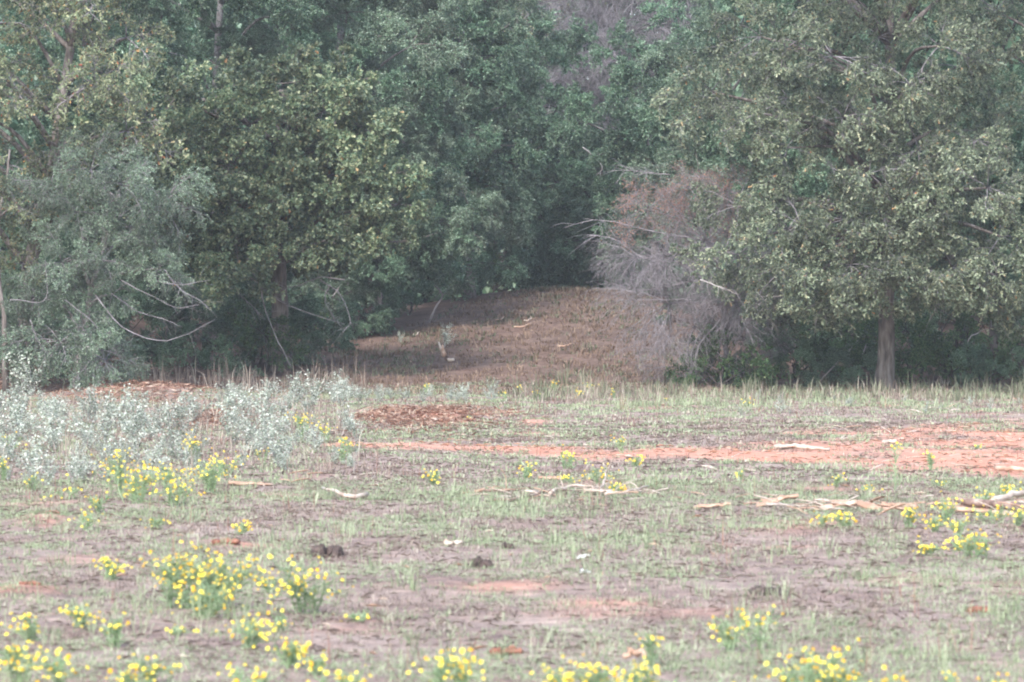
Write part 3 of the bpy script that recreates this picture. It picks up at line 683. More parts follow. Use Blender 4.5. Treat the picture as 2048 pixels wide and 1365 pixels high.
# ------------------------------------------------------------------ flowering weeds of the field
hm = []
for k in range(4):
    r = np.random.default_rng(300 + k); mb = MB(); n = 8
    a = np.arange(n) / n * 2 * PI + r.normal(0, .1, n)
    d = np.stack([np.cos(a), np.sin(a), np.full(n, -.25 - .1 * k)], 1)
    leaves(mb, d * .25 * np.array([1, 1, 0]), d, np.tile([0, 0, 1.0], (n, 1)), np.full(n, .75), np.full(n, .66), LEAF_SMALL, 0, r.random(n))
    v = [(0, 0, .38)]; fc = []
    for q, (rr, zz) in enumerate([(.3, .28), (.4, .02)]):
        v += [(rr * math.cos(t * PI / 3), rr * math.sin(t * PI / 3), zz) for t in range(6)]
    for t in range(6):
        fc += [(0, 1 + t, 1 + (t + 1) % 6), (1 + t, 7 + t, 7 + (t + 1) % 6), (1 + t, 7 + (t + 1) % 6, 1 + (t + 1) % 6)]
    mb.add(v, fc, 1, r.random())
    hm.append(mb.mesh('flower_head', [M['petal'] if k < 3 else M['petal_old'], M['petal_core']]))
PLN = [0]
def weed(px, py, wpx, hpx, nh, label, group=None, tall=False):
    """yellow flowered weed whose foot is at photo pixel (px, py): a few leaning stalks, each ending in a loose spray"""
    PLN[0] += 1; r = np.random.default_rng(2000 + PLN[0])
    X, Y, z = G(px, py); w = m_of(wpx, Y); h = m_of(hpx, Y)
    root = empty('yellow_weed', (X, Y, z - .01)); tag(root, label, 'wildflower', group)
    st = MB(); fo = MB(); heads = []
    total = int(nh * r.uniform(2.2, 3.0)); nst = 1 if tall else max(2, int(round(nh ** .5 * r.uniform(1.1, 1.7))))
    base = r.normal(0, 1, (nst, 2)) * w * .12
    for q in range(nst):
        a = r.random() * 2 * PI; rr = math.sqrt(r.random()) * w * .46 * (0 if tall else 1)
        e = np.array([base[q, 0] + rr * math.cos(a), base[q, 1] + rr * math.sin(a), h * (r.uniform(.5, .97) if not tall else .93)])
        b0 = np.array([base[q, 0], base[q, 1], 0]); p = smooth_path([b0, b0 * .6 + e * .4 + np.array([0, 0, .12 * h]) + r.normal(0, .05 * w, 3), e], 8)
        tube(st, p, np.linspace(.004, .0018, 8), 3, 0, r.random(), cap=False)
        m_ = 30; t = .1 + .88 * r.random(m_); idx = np.minimum((t * 7).astype(int), 6)
        pos = p[idx] + (p[idx + 1] - p[idx]) * r.random((m_, 1))
        dd = nrm(r.normal(0, 1, (m_, 3)) * np.array([1, 1, .6]) + np.array([0, 0, .8]))
        leaves(fo, pos, dd, nrm(r.normal(0, 1, (m_, 3))), r.uniform(.025, .06, m_) * (.6 + .6 * h / .3), np.full(m_, .0022 + .00009 * Y), LEAF_SMALL, 0, r.random(m_))
        k = max(1, int(round(total / nst * r.uniform(.5, 1.5)))); sp_ = min(.075, max(.03, .28 * w))
        for _ in range(k):
            hp = e + r.normal(0, 1, 3) * np.array([sp_, sp_, sp_ * .55]); j_ = r.integers(4, 8)
            tube(st, smooth_path([p[j_], (p[j_] + hp) / 2 + np.array([0, 0, -.008]), hp], 4), np.linspace(.0018, .0012, 4), 3, 0, r.random(), cap=False)
            heads.append((hp, nrm(hp - p[j_])))
    st.build('stem', M['leaf_weed'], root); fo.build('foliage', M['leaf_weed'], root)
    for e, d in heads:
        o = link('flower_head', hm[r.integers(4)], root); o.location = e
        tilt = Vector((d[0] * .6 + r.normal(0, .35), d[1] * .4 - .7 + r.normal(0, .5), .8)).to_track_quat('Z', 'Y')
        o.rotation_mode = 'QUATERNION'; o.rotation_quaternion = tilt
        s = r.uniform(.0055, .0118) * (1 + .012 * (Y - 11)); o.scale = (s, s, s * r.uniform(.7, 1.2))
W = [  # photo foot x, y, width, height, heads, label
    (355, 1215, 110, 122, 40, 'largest yellow-flowered weed, left part of the biggest near clump'), (432, 1215, 105, 102, 36, 'yellow-flowered weed, right part of the biggest near clump'),
    (400, 1240, 120, 70, 24, 'yellow-flowered weed at the front of the biggest near clump'),
    (602, 1222, 112, 105, 28, 'round bushy yellow-flowered weed right of the biggest near clump'), (538, 1188, 36, 36, 6, 'small yellow weed between the two biggest near clumps'),
    (216, 1165, 46, 46, 11, 'small yellow weed left of the biggest near clump'), (62, 1278, 56, 56, 9, 'yellow weed at the lower left, second from the frame edge row'),
    (155, 1256, 58, 46, 11, 'yellow weed below the orange soil mound'), (232, 1290, 42, 62, 8, 'slender yellow weed right of the orange soil mound'),
    (490, 1295, 76, 62, 16, 'yellow weed in front of the gap between the two big clumps'), (45, 1372, 70, 62, 9, 'yellow weed in the bottom left corner'),
    (125, 1376, 96, 80, 15, 'yellow weed at the bottom edge beside the corner weed'), (265, 1392, 60, 56, 10, 'low yellow weed at the bottom edge, third from the left'),
    (572, 1335, 60, 62, 9, 'small yellow weed above the bottom edge, left of middle'), (505, 1394, 80, 66, 13, 'yellow weed cut by the bottom edge left of middle'),
    (640, 1352, 36, 44, 4, 'tiny yellow weed with few heads near the bottom edge'), (890, 1410, 96, 110, 18, 'yellow weed at the bottom edge, left of centre'),
    (1125, 1420, 80, 90, 14, 'yellow weed at the bottom edge, left end of the centre row'), (1205, 1425, 96, 100, 20, 'yellow weed at the bottom edge, middle of the centre row'),
    (1292, 1418, 80, 98, 15, 'yellow weed at the bottom edge, right end of the centre row'), (1418, 1405, 50, 46, 5, 'small yellow weed cut off by the bottom edge'),
    (1302, 1330, 30, 66, 5, 'single upright yellow weed behind the orange stick'), (1465, 1300, 62, 90, 11, 'pale yellow weed, left of the pair near the dark dung pat'),
    (1512, 1296, 62, 82, 7, 'sparse yellow weed, right of the pair near the dark dung pat'), (1625, 1408, 120, 112, 27, 'big yellow weed at the bottom edge on the right'),
    (1694, 1398, 60, 76, 10, 'yellow weed leaning on the big right bottom one'), (1765, 1402, 56, 60, 9, 'yellow weed at the bottom edge between the two right ones'),
    (2000, 1425, 66, 88, 12, 'yellow weed in the bottom right corner'), (352, 1268, 36, 20, 3, 'tiny yellow weed in front of the biggest near clump'), (712, 1240, 30, 22, 3, 'tiny yellow weed alone right of the round bushy one'),
    (238, 992, 66, 84, 24, 'tall yellow weed standing against the silver weeds'), (272, 1010, 130, 70, 42, 'broad dense yellow weed in front of the silver weeds'),
    (352, 1016, 62, 50, 16, 'yellow weed right of the broad dense one'), (200, 1030, 50, 40, 9, 'low yellow weed left of the broad dense one'),
    (422, 992, 84, 66, 26, 'bushy yellow weed left of the flat pale wood piece'), (385, 928, 42, 52, 14, 'yellow weed among the silver weeds, topmost of the middle ones'),
    (450, 956, 44, 50, 11, 'yellow weed behind the bushy one'), (330, 976, 40, 40, 7, 'small yellow weed between the broad one and the silver weeds'),
    (602, 884, 44, 54, 16, 'yellow weed at the right rim of the silver weeds, left one'), (655, 888, 26, 40, 9, 'yellow weed at the right rim of the silver weeds, right one'),
    (688, 930, 20, 56, 10, 'narrow upright yellow weed beside the red track end'), (20, 902, 42, 36, 9, 'yellow weed in the silver weeds at the left frame edge'),
    (8, 962, 30, 50, 7, 'yellow weed cut by the left frame edge'), (60, 984, 34, 34, 5, 'few-headed yellow weed below the silver weeds at far left'), (140, 998, 60, 26, 6, 'low flat yellow weed below the silver weeds'),
    (530, 924, 40, 30, 4, 'thin yellow weed among silver weeds left of the red track'), (482, 1068, 34, 26, 8, 'lone small yellow weed on the grass above the big near clump'),
    (310, 1062, 32, 28, 5, 'tiny yellow weed above the biggest near clump'), (172, 1062, 54, 42, 6, 'thin yellow weed right of the brown soil mound'),
    (870, 976, 42, 30, 9, 'yellow weed right of the pale curved stick'), (1054, 964, 42, 36, 9, 'yellow weed left of the middle pair below the track'), (1132, 938, 42, 40, 10, 'yellow weed just below the red track in the middle'),
    (1140, 968, 36, 20, 5, 'low yellow weed behind the bundle of dead branches'), (1196, 972, 52, 40, 14, 'yellow weed above the bundle of dead branches'), (1226, 988, 30, 24, 7, 'small yellow weed touching the bundle of dead branches'),
    (1270, 938, 34, 28, 6, 'faint yellow weed right of the middle one below the track'), (1245, 908, 20, 40, 5, 'upright greenish yellow weed behind the red track'), (1482, 958, 24, 26, 5, 'tiny yellow weed in the green strip below the track'),
    (1672, 972, 26, 28, 5, 'tiny yellow weed above the long bark strips'), (1726, 982, 28, 18, 4, 'flat yellow weed above the long bark strips, right one'), (1862, 942, 18, 46, 6, 'slim yellow weed on the red track at the right'),
    (1882, 972, 24, 16, 3, 'tiny yellow weed below the red track at the right'), (1645, 1058, 32, 28, 7, 'yellow weed below the bark strips, left of the pair'), (1692, 1062, 36, 36, 8, 'yellow weed below the bark strips, right of the pair'),
    (1822, 1062, 36, 42, 11, 'yellow weed at the left end of the right hand drift'), (1868, 1068, 38, 34, 11, 'dense little yellow weed in the right hand drift'), (1896, 1046, 42, 50, 11, 'taller yellow weed in the right hand drift'),
    (1985, 1042, 64, 34, 13, 'broad yellow weed in the right hand drift'), (2008, 1006, 42, 40, 12, 'topmost yellow weed of the right hand drift'), (1958, 1014, 52, 34, 9, 'yellow weed among the logs at the right'),
    (2034, 1056, 42, 40, 9, 'yellow weed of the right hand drift at the frame edge'), (1920, 1078, 42, 32, 8, 'yellow weed in the middle of the right hand drift'), (1948, 1116, 72, 56, 20, 'biggest yellow weed of the right hand drift'),
    (1918, 1104, 32, 26, 6, 'small yellow weed left of the biggest in the right drift'), (1860, 1116, 42, 28, 11, 'lowest orange-yellow weed of the right hand drift'), (300, 1372, 70, 60, 9, 'yellow weed at the bottom edge below the biggest clump'), (690, 1400, 70, 60, 8, 'yellow weed cut by the bottom edge right of the left group'), (20, 1325, 60, 50, 8, 'yellow weed just above the bottom left corner'),
    (1350, 1395, 60, 50, 7, 'yellow weed at the bottom edge right of the centre row'), (1885, 1400, 60, 60, 8, 'yellow weed at the bottom edge left of the right corner'), (560, 1260, 50, 40, 6, 'small yellow weed below the round bushy one'),
    (1950, 900, 24, 12, 3, 'tiny yellow weed on the far side of the red track'),
]
for (px, py, w, h, n, lab) in W: weed(px, py, w, h, n, lab)
weed(1790, 982, 30, 100, 6, 'tall single stemmed yellow weed in front of the red track', None, True)
for (px, py, w, h, n) in [(1080, 802, 16, 20, 4), (1160, 798, 20, 18, 6), (1042, 792, 16, 22, 4), (1110, 790, 18, 30, 5), (1180, 785, 18, 24, 4), (1230, 800, 12, 20, 3), (1500, 815, 20, 18, 4), (1010, 800, 14, 20, 3), (850, 790, 14, 26, 4), (1330, 806, 14, 14, 3), (490, 770, 12, 24, 2), (940, 842, 12, 10, 2)]:
    weed(px, py, w, h, n, 'tiny yellow weed below the rise', 'tiny yellow weeds along the foot of the rise')

# ------------------------------------------------------------------ silver leaved weeds
crot = []
for k in range(7):
    r = np.random.default_rng(400 + k); st = MB(); fo = MB(); h = 1.0
    ns = 6 + k % 3
    for q in range(ns):
        a = r.random() * 2 * PI; sp_ = r.uniform(.15, .6)
        e = np.array([sp_ * math.cos(a), sp_ * math.sin(a), h * r.uniform(.4, 1.0)]); p = smooth_path([(0, 0, 0), e * np.array([.35, .35, .5]), e], 7)
        tube(st, p, np.linspace(.010, .004, 7), 3, 0, r.random(), cap=False)
        n = 52; t = .22 + .78 * r.random(n) ** .8; idx = np.minimum((t * 6).astype(int), 5)
        pos = p[idx] + (p[idx + 1] - p[idx]) * r.random((n, 1)) + r.normal(0, .05, (n, 3))
        d = nrm(r.normal(0, 1, (n, 3)) * np.array([1, 1, .5]) + np.array([0, 0, .15])); s = r.uniform(.6, 1.3, n)
        leaves(fo, pos, d, nrm(np.array([0, -.15, .8]) + r.normal(0, .5, (n, 3))), .082 * s, .048 * s, LEAF_SMALL, 0, r.random(n))
    crot.append((st.mesh('stem', [M['twig_pale']]), fo.mesh('foliage', [M['leaf_croton']])))
def croton(px, py, hpx, label, group, seed):
    r = np.random.default_rng(seed); X, Y, z = G(px, py); h = m_of(hpx, Y)
    root = empty('silver_weed', (X, Y, z - .01)); tag(root, label, 'weed', group)
    root.rotation_euler = (r.normal(0, .12), r.normal(0, .12), r.random() * 6.28); k = r.integers(7)
    wd = r.uniform(.8, 1.15)
    for nm, me in zip(('stem', 'foliage'), crot[k]):
        o = link(nm, me, root); o.scale = (h * wd, h * wd, h)
r = np.random.default_rng(44)
def croton_zone(n, x0, x1, y0, y1, h0, h1, label, group, gap=.3):
    pts = []
    for _ in range(n * 12):
        px, py = r.uniform(x0, x1), r.uniform(y0, y1)
        g = G(px, py)
        if all((g[0] - q[0]) ** 2 + (g[1] - q[1]) ** 2 > gap ** 2 for q in pts):
            pts.append(g); croton(px, py, r.uniform(h0, h1), label, group, int(r.integers(1e6)))
        if len(pts) >= n: break
croton_zone(60, -30, 260, 840, 985, 32, 85, 'silver-green weed, left half of dense patch', 'silver weeds in the dense left patch', .28)
croton_zone(34, 240, 400, 840, 965, 30, 85, 'silver-green weed, right half of dense patch', 'silver weeds in the right half of the left patch', .28)
croton_zone(16, -20, 300, 805, 850, 35, 60, 'silver-green weed by the straw ridge', 'silver weeds by the straw ridge', .45)
croton_zone(24, 460, 580, 830, 950, 30, 80, 'silver-green weed left of the track', 'silver weeds left of the track', .28)
croton_zone(16, 560, 720, 850, 950, 30, 55, 'grey-green weed at the track end', 'weeds at the end of the track', .35)
croton_zone(28, 420, 700, 795, 830, 26, 60, 'whitish weed behind the straw piles', 'whitish weeds behind the straw', .5)
croton_zone(30, 690, 990, 790, 806, 20, 36, 'blue-green weed at foot of rise', 'blue-green weeds at the foot of the rise', .5)
croton_zone(20, 1480, 2040, 800, 835, 14, 28, 'small pale weed below right trees', 'pale weeds below the right hand trees', .6)
croton(66, 795, 86, 'tallest whitish weed standing alone by the left trees', None, 9001)
croton(675, 805, 60, 'bright white-leaved weed at the right end of the tall clump', None, 9002)
croton(585, 800, 58, 'upright white-tipped weed in the middle of the tall clump', None, 9003)
def croton_hill(px, Y, hpx, label, seed):
    r = np.random.default_rng(seed); X = (px - 1024) / FPX * Y; z = float(hz(X, Y)); h = m_of(hpx, Y)
    root = empty('silver_weed', (X, Y, z)); tag(root, label, 'weed'); root.rotation_euler = (0, .15, r.random() * 6)
    for nm, me in zip(('stem', 'foliage'), crot[seed % 7]):
        o = link(nm, me, root); o.scale = (h * .7, h * .7, h)
croton_hill(888, 67, 60, 'lone silver weed on the left slope of the rise', 3)
croton_hill(800, 68.5, 28, 'small silver weed on the left bank of the rise', 4)

# ------------------------------------------------------------------ wood litter, dung, straw
LN = [0]
def lump(name, label, cat, px, py, wpx, hpx, mat, nblob=5, group=None):
    LN[0] += 1; r = np.random.default_rng(600 + LN[0]); X, Y, z = G(px, py); w = m_of(wpx, Y); h = m_of(hpx, Y)
    mb = MB()
    for k in range(nblob * 3):
        c = np.array([r.uniform(-.42, .42) * w, r.uniform(-.35, .35) * w, 0]); c[2] = h * .35 * (1 - (2 * c[0] / w) ** 2) * r.random(); s = np.array([w * r.uniform(.07, .17), w * r.uniform(.08, .2), h * r.uniform(.25, .5)])
        nt_, npg = 7, 12; v = []; fc = []
        for a in range(nt_ + 1):
            th = PI * a / nt_
            for q in range(npg):
                ph = 2 * PI * q / npg; d = np.array([math.sin(th) * math.cos(ph), math.sin(th) * math.sin(ph), math.cos(th)])
                v.append(c + d * s * (1 + (.7 * (r.random() - .5) if 0 < a < nt_ else 0)))
        for a in range(nt_):
            for q in range(npg):
                i0 = a * npg + q; i1 = a * npg + (q + 1) % npg
                fc += [(i0, i0 + npg, i1 + npg), (i0, i1 + npg, i1)]
        mb.add(v, fc, 0, .5)
    o = mb.build(name, M[mat], None, True); o.location = (X, Y, z); return tag(o, label, cat, group)
lump('dung_pat', 'rough dark dung pat above the round bushy yellow weed', 'dung', 655, 1116, 66, 32, 'dung', 9)
lump('dung_pat', 'dark dung pat in the middle of the near grass', 'dung', 960, 1140, 56, 26, 'dung', 6)
lump('dung_pat', 'small brown dung lump up and right of the middle pat', 'dung', 1016, 1104, 30, 18, 'dung', 5)
lump('dung_pat', 'flat wide grey-black dung pat on the right', 'dung', 1535, 1192, 74, 22, 'dung', 8)
lump('dung_pat', 'small dark dung lump left of the right hand yellow drift', 'dung', 1828, 1102, 26, 17, 'dung', 5)
lump('dung_pat', 'small dark lump above the bark strips', 'dung', 1632, 988, 20, 14, 'dung', 4)
lump('dung_pat', 'small dark lump just below the red track', 'dung', 1345, 944, 20, 8, 'dung', 4)
lump('dung_pat', 'tiny dark lump at the right end of the bark strips', 'dung', 1748, 1030, 16, 8, 'dung', 4)
lump('dung_pat', 'low dark clod below centre near the bottom', 'dung', 1012, 1302, 66, 16, 'clod', 6)
lump('soil_clod', 'reddish crumbly soil clod above the biggest near clump', 'clod', 450, 1098, 56, 11, 'clod', 9)
lump('soil_clod', 'brown turned-up clod on the left soil mound', 'clod', 100, 1040, 40, 7, 'clod', 7)
lump('soil_clod', 'low orange clod on the soil heap at the left edge', 'clod', 60, 1186, 44, 7, 'clod', 7)
lump('soil_clod', 'small dark soil crumbs left of the middle grass', 'clod', 970, 1058, 26, 8, 'dung', 4)
lump('soil_clod', 'small mound of brown soil at the right', 'clod', 1960, 1222, 54, 14, 'clod', 6)

def slab(name, label, cat, px, py, lpx, angle, wid, thick, mat, curve=.1, group=None, seed=0, lift=.02, tilt=0):
    """split bark or wood: a long curved shell with ragged ends"""
    r = np.random.default_rng(700 + seed); X, Y, z = G(px, py); L = 1.25 * m_of(lpx, Y) / max(.25, abs(math.cos(math.radians(angle)))) ; n = 9; k = 5; wid = wid * .3; thick = thick * .6
    top = []; 
    for i_ in range(n):
        t = i_ / (n - 1); ww = wid * (.35 + .65 * math.sin(PI * min(max(t, .08), .92)) ** .5) * r.uniform(.8, 1.2); off = curve * L * math.sin(t * PI) + r.normal(0, .01)
        for q in range(k):
            s = q / (k - 1) - .5; top.append((L * (t - .5) + r.normal(0, .01 * L), s * ww + off, (1 - (2 * s) ** 2) * wid * .16 + r.normal(0, .006) + .04 * L * abs(t - .5) * tilt))
    top = np.array(top); bot = top - np.array([0, 0, thick]); v = np.vstack([top, bot]); f = []; o2 = n * k
    for i_ in range(n - 1):
        for q in range(k - 1):
            a = i_ * k + q; f += [(a, a + k, a + k + 1), (a, a + k + 1, a + 1), (a + o2, a + 1 + o2, a + k + 1 + o2), (a + o2, a + k + 1 + o2, a + k + o2)]
    rim = [q for q in range(k)] + [i_ * k + k - 1 for i_ in range(1, n)] + [(n - 1) * k + q for q in range(k - 2, -1, -1)] + [i_ * k for i_ in range(n - 2, 0, -1)]
    for a, b2 in zip(rim, rim[1:] + rim[:1]): f += [(a, b2, b2 + o2), (a, b2 + o2, a + o2)]
    mb = MB(); mb.add(v, f, 0, .5); o = mb.build(name, M[mat]); o.location = (X, Y, z + thick + lift * .6); o.rotation_euler = (r.normal(0, .15), r.normal(0, .08), math.radians(angle)); return tag(o, label, cat, group)
def gpts(l): return [np.array(G(a, b)) + np.array([0, 0, c]) for a, b, c in l]
stick('pale_stick', 'pale peeled stick with a dark end, curved on the grass left of centre', 'branch', gpts([(645, 994, .06), (670, 1002, .06), (700, 1006, .03), (735, 1003, .04)]), .010, .017, 'wood_pale', 10, 1)
slab('wood_piece', 'flat pale wood piece right of the bushy yellow weed', 'wood', 500, 976, 70, 6, .16, .02, 'wood_tan', .05, None, 1)
for k, pts in enumerate([[(980, 1008, .04), (1040, 1006, .05), (1090, 998, .08), (1150, 996, .1)], [(1100, 1000, .06), (1140, 992, .12), (1180, 994, .14), (1215, 998, .08)], [(1180, 996, .08), (1205, 990, .16), (1212, 982, .3)], [(1210, 1000, .05), (1250, 1000, .08), (1298, 990, .14)],
                         [(950, 990, .03), (1000, 986, .04), (1040, 984, .05)]]):
    stick('dead_branch', ['long dead branch at the left of the branch bundle', 'thick peeled branch in the middle of the branch bundle', 'upright broken prong of the branch bundle', 'pale branch at the right end of the branch bundle', 'thin pale branch behind the left of the bundle'][k], 'branch', gpts([(a, b, c * .45) for a, b, c in pts]), .013, .006, ['bark_dead', 'wood_pale', 'wood_pale', 'wood_pale', 'wood_tan'][k], 30 + k, 5, tl=.25)
slab('wood_piece', 'hollow pale bark shell in the middle of the branch bundle', 'wood', 1195, 998, 46, 10, .14, .02, 'wood_pale', .1, None, 2, .05)
slab('wood_piece', 'long curved pale bark strip right of centre', 'wood', 1650, 1016, 100, -4, .22, .015, 'wood_tan', -.05, None, 3)
slab('wood_piece', 'pale bark strip at the left end of the bark litter', 'wood', 1560, 1004, 60, -12, .2, .03, 'wood_tan', .08, None, 4)
slab('wood_piece', 'tan bark strip in the middle of the bark litter', 'wood', 1720, 1016, 90, 4, .18, .03, 'wood_tan', .06, None, 5)
slab('wood_piece', 'pale bark piece at the right end of the bark litter', 'wood', 1800, 1016, 60, 14, .2, .03, 'wood_tan', .05, None, 6)
slab('wood_piece', 'thin tan strip left of the bark litter', 'wood', 1425, 1017, 60, -5, .12, .02, 'wood_tan', .03, None, 7)
slab('wood_piece', 'small pale plank below the left end of the bark litter', 'wood', 1535, 1012, 36, 8, .2, .03, 'wood_tan', .1, None, 8)
slab('wood_piece', 'white wood chunk on the near edge of the red track', 'wood', 1570, 898, 36, 10, .2, .05, 'wood_pale', .05, None, 9, .02, .5)
slab('wood_piece', 'long white strip lying right of the white chunk', 'wood', 1625, 902, 56, -3, .14, .04, 'wood_pale', .02, None, 10)
slab('wood_piece', 'pale wood chunk under the tall yellow weed', 'wood', 1778, 896, 22, 20, .2, .05, 'wood_pale', .05, None, 11, .05)
slab('wood_piece', 'pinkish white splinter right of the rough dung pat', 'wood', 907, 1097, 32, 5, .05, .02, 'wood_pale', -.08, None, 12)
slab('wood_piece', 'tan plank piece behind the yellow weeds in the middle', 'wood', 1100, 966, 36, -4, .12, .03, 'wood_tan', .02, None, 13)
stick('orange_stick', 'short orange-brown stick with a white mark near the bottom', 'branch', gpts([(1246, 1322, .03), (1268, 1322, .035), (1296, 1325, .03)]), .011, .013, 'wood_tan', 40)
stick('log', 'grey-brown log in the right hand yellow drift', 'log', gpts([(1915, 1012, .04), (1960, 1016, .04), (2030, 1022, .04), (2080, 1026, .04)]), .025, .032, 'bark_dead', 41, 2)
stick('log', 'pale split log at the right frame edge', 'log', gpts([(1985, 1018, .05), (2030, 1012, .08), (2075, 1008, .09)]), .024, .018, 'wood_pale', 42, 1)
stick('log', 'straight tan pole beyond the track edge at far right', 'log', gpts([(1992, 946, .03), (2030, 949, .03), (2080, 951, .03)]), .022, .018, 'wood_tan', 43)
slab('wood_piece', 'tan bark strip below the log at the right frame edge', 'wood', 1960, 1030, 110, -3, .14, .03, 'wood_tan', .03, None, 14)
slab('white_scrap', 'torn white scrap standing in the near grass right of centre', 'scrap', 1165, 1136, 22, 40, .035, .004, 'bone_white', .2, None, 15, .05, 4)
slab('white_scrap', 'tiny white sliver below the torn white scrap', 'scrap', 1172, 1158, 10, 50, .02, .004, 'bone_white', .1, None, 16, .03, 2)
# forked splinter on the rise
def hillpt(px, Y, up): X = (px - 1024) / FPX * Y; return np.array([X, Y, float(hz(X, Y)) + up])
Yf = 64.2
root = empty('splintered_branch', tuple(hillpt(895, Yf, 0))); tag(root, 'pale splintered forked branch sticking up on the grassy rise', 'branch')
off = np.array(root.location)
def qx(px): return m_of(px - 895, Yf)
for k, (nm, pts, a, b2, mt) in enumerate([('butt', [(8, 0.0), (2, .05), (-6, .15)], .05, .05, 'bark_dead'), ('prong', [(-6, .14), (-13, .27), (-18, .42)], .05, .012, 'wood_pale'), ('prong', [(-5, .13), (-9, .25), (-10, .36)], .055, .014, 'wood_tan'), ('butt', [(0, .06), (8, .06), (14, .07)], .04, .03, 'wood_pale')]):
    mb = MB(); tube(mb, smooth_path([(m_of(x, Yf), -.02 * k, zz) for x, zz in pts], 6), np.linspace(a, b2, 6), 7, 0, .5); mb.build(nm, M[mt], root, True)
for k, (px, Y, lp, lab, mt) in enumerate([(1045, 70, 34, 'curved thin stick high on the rise', 'wood_tan'), (1056, 71, 14, 'short pale chip high on the rise', 'wood_pale'), (1320, 72, 22, 'white sliver under the twigs on the right of the rise', 'wood_pale'), (832, 69.8, 12, 'small pale stump chip on the left bank', 'wood_pale'), (1000, 71.5, 16, 'tan chip near the top of the rise', 'wood_tan'), (1325, 69, 10, 'pale chip at the right edge of the rise', 'wood_tan'), (1130, 66.5, 30, 'thin tan stick low on the rise', 'wood_tan')]):
    pts = [hillpt(px - lp / 2, Y, .03), hillpt(px, Y - .15, .04), hillpt(px + lp / 2, Y + .1, .07)]
    stick('wood_chip', lab, 'branch', pts, .02, .012, mt, 70 + k, 0)

chip_m = []
for k in range(6):
    r = np.random.default_rng(800 + k); n = 5; v = []; L = 1.0
    for i_ in range(n):
        t = i_ / (n - 1)
        for s in (-.5, .5): v.append((t - .5, s * .16 * r.uniform(.6, 1.3) + .06 * math.sin(t * PI) * (k - 3) / 3, .05 * math.sin(t * PI * 1.3) + r.normal(0, .01)))
    v = np.array(v); nb_ = len(v); v = np.vstack([v, v - np.array([0, 0, .045])]); f = []
    for i_ in range(n - 1):
        a = 2 * i_; f += [(a, a + 2, a + 3), (a, a + 3, a + 1), (a + nb_, a + 1 + nb_, a + 3 + nb_), (a + nb_, a + 3 + nb_, a + 2 + nb_), (a, a + nb_, a + 2 + nb_), (a, a + 2 + nb_, a + 2), (a + 1, a + 3, a + 3 + nb_), (a + 1, a + 3 + nb_, a + 1 + nb_)]
    mb = MB(); mb.add(v, f, 0, .5); chip_m.append([mb.mesh('wood_chip', M[mt]) for mt in ('wood_pale', 'wood_tan')])
r = np.random.default_rng(81)
def chips(n, x0, x1, y0, y1, l0, l1, pale, label, group):
    for _ in range(n):
        px, py = r.uniform(x0, x1), r.uniform(y0, y1); X, Y, z = G(px, py)
        o = link('wood_chip', chip_m[r.integers(6)][0 if r.random() < pale else 1]); s = r.uniform(l0, l1) * .55
        o.location = (X, Y, z + .02 + .03 * r.random()); o.rotation_euler = (r.normal(0, .25), r.normal(0, .2), r.normal(0, .7)); o.scale = (s, s * r.uniform(.4, .9), s * .6); tag(o, label, 'wood chip', group)
chips(60, 1600, 2048, 850, 890, .08, .38, .9, 'wood chip, far right part of track', 'chips on the right of the track')
chips(40, 1300, 2048, 915, 950, .08, .34, .8, 'wood chip, near right edge of track', 'chips on the near track edge')
chips(44, 740, 1300, 884, 920, .08, .34, .85, 'wood chip, left half of track', 'chips on the left half of the track')
chips(45, 1480, 2048, 995, 1035, .08, .4, .5, 'small chip around the bark strips', 'chips round the bark strips')
chips(16, 960, 1440, 985, 1020, .08, .3, .5, 'small chip around the branch bundle', 'chips round the branch bundle')
chips(22, 1500, 2048, 1006, 1026, .12, .55, .5, 'bark shred in the long bark line', 'shreds in the bark line')
chips(16, 1000, 1320, 988, 1008, .1, .4, .6, 'pale shred in the branch bundle', 'shreds in the branch bundle')
chips(14, 1750, 2048, 815, 850, .15, .5, .7, 'chip in grass below right trees', 'chips below the right hand trees')
chips(12, 560, 780, 955, 985, .08, .3, .5, 'small chip near flat wood piece', 'chips near the flat wood piece')

def straw_heap(label, px, py, wpx, dpy, hgt, n, seed):
    r = np.random.default_rng(seed); X0, Y0, z0 = G(px, py); w = m_of(wpx, Y0); dp = abs(GY(py - dpy / 2) - GY(py + dpy / 2))
    u = r.normal(0, .55, n).clip(-1.6, 1.6); v_ = r.normal(0, .55, n).clip(-1.6, 1.6)
    X = X0 + u * w / 2; Y = Y0 + v_ * dp / 2; z = hz(X, Y) + hgt * .6 * np.exp(-(u ** 2 + v_ ** 2) * 2) * r.random(n) * (.4 + 1.2 * fbm(X / .3, Y / .5)) + .01
    pos = np.stack([X - X0, Y - Y0, z - z0], 1); d = nrm(r.normal(0, 1, (n, 3)) * np.array([1, .7, .28])); L = r.uniform(.05, .18, n)
    mb = MB(); leaves(mb, pos - d * L[:, None] / 2, d, nrm(r.normal(0, 1, (n, 3))), L, np.full(n, .006), LEAF_SMALL, 0, r.random(n))
    o = mb.build('straw_heap', M['straw_rusty']); o.location = (X0, Y0, z0); tag(o, label, 'straw')
straw_heap('long low ridge of rusty straw beyond the left silver weeds', 300, 792, 360, 26, .16, 3900, 901)
straw_heap('peaked heap of rusty straw and twigs left of the ridge', 190, 785, 110, 18, .34, 1820, 902)
straw_heap('rusty straw mound at the left frame edge', 10, 782, 130, 34, .42, 2340, 903)
straw_heap('reddish straw patch between the two silver weed patches', 430, 835, 130, 34, .12, 1820, 904)
straw_heap('reddish straw heap left of centre before the rise', 870, 834, 280, 46, .07, 3640, 905)
straw_heap('small straw litter heap at the left end of the red track', 770, 832, 100, 22, .14, 1300, 906)

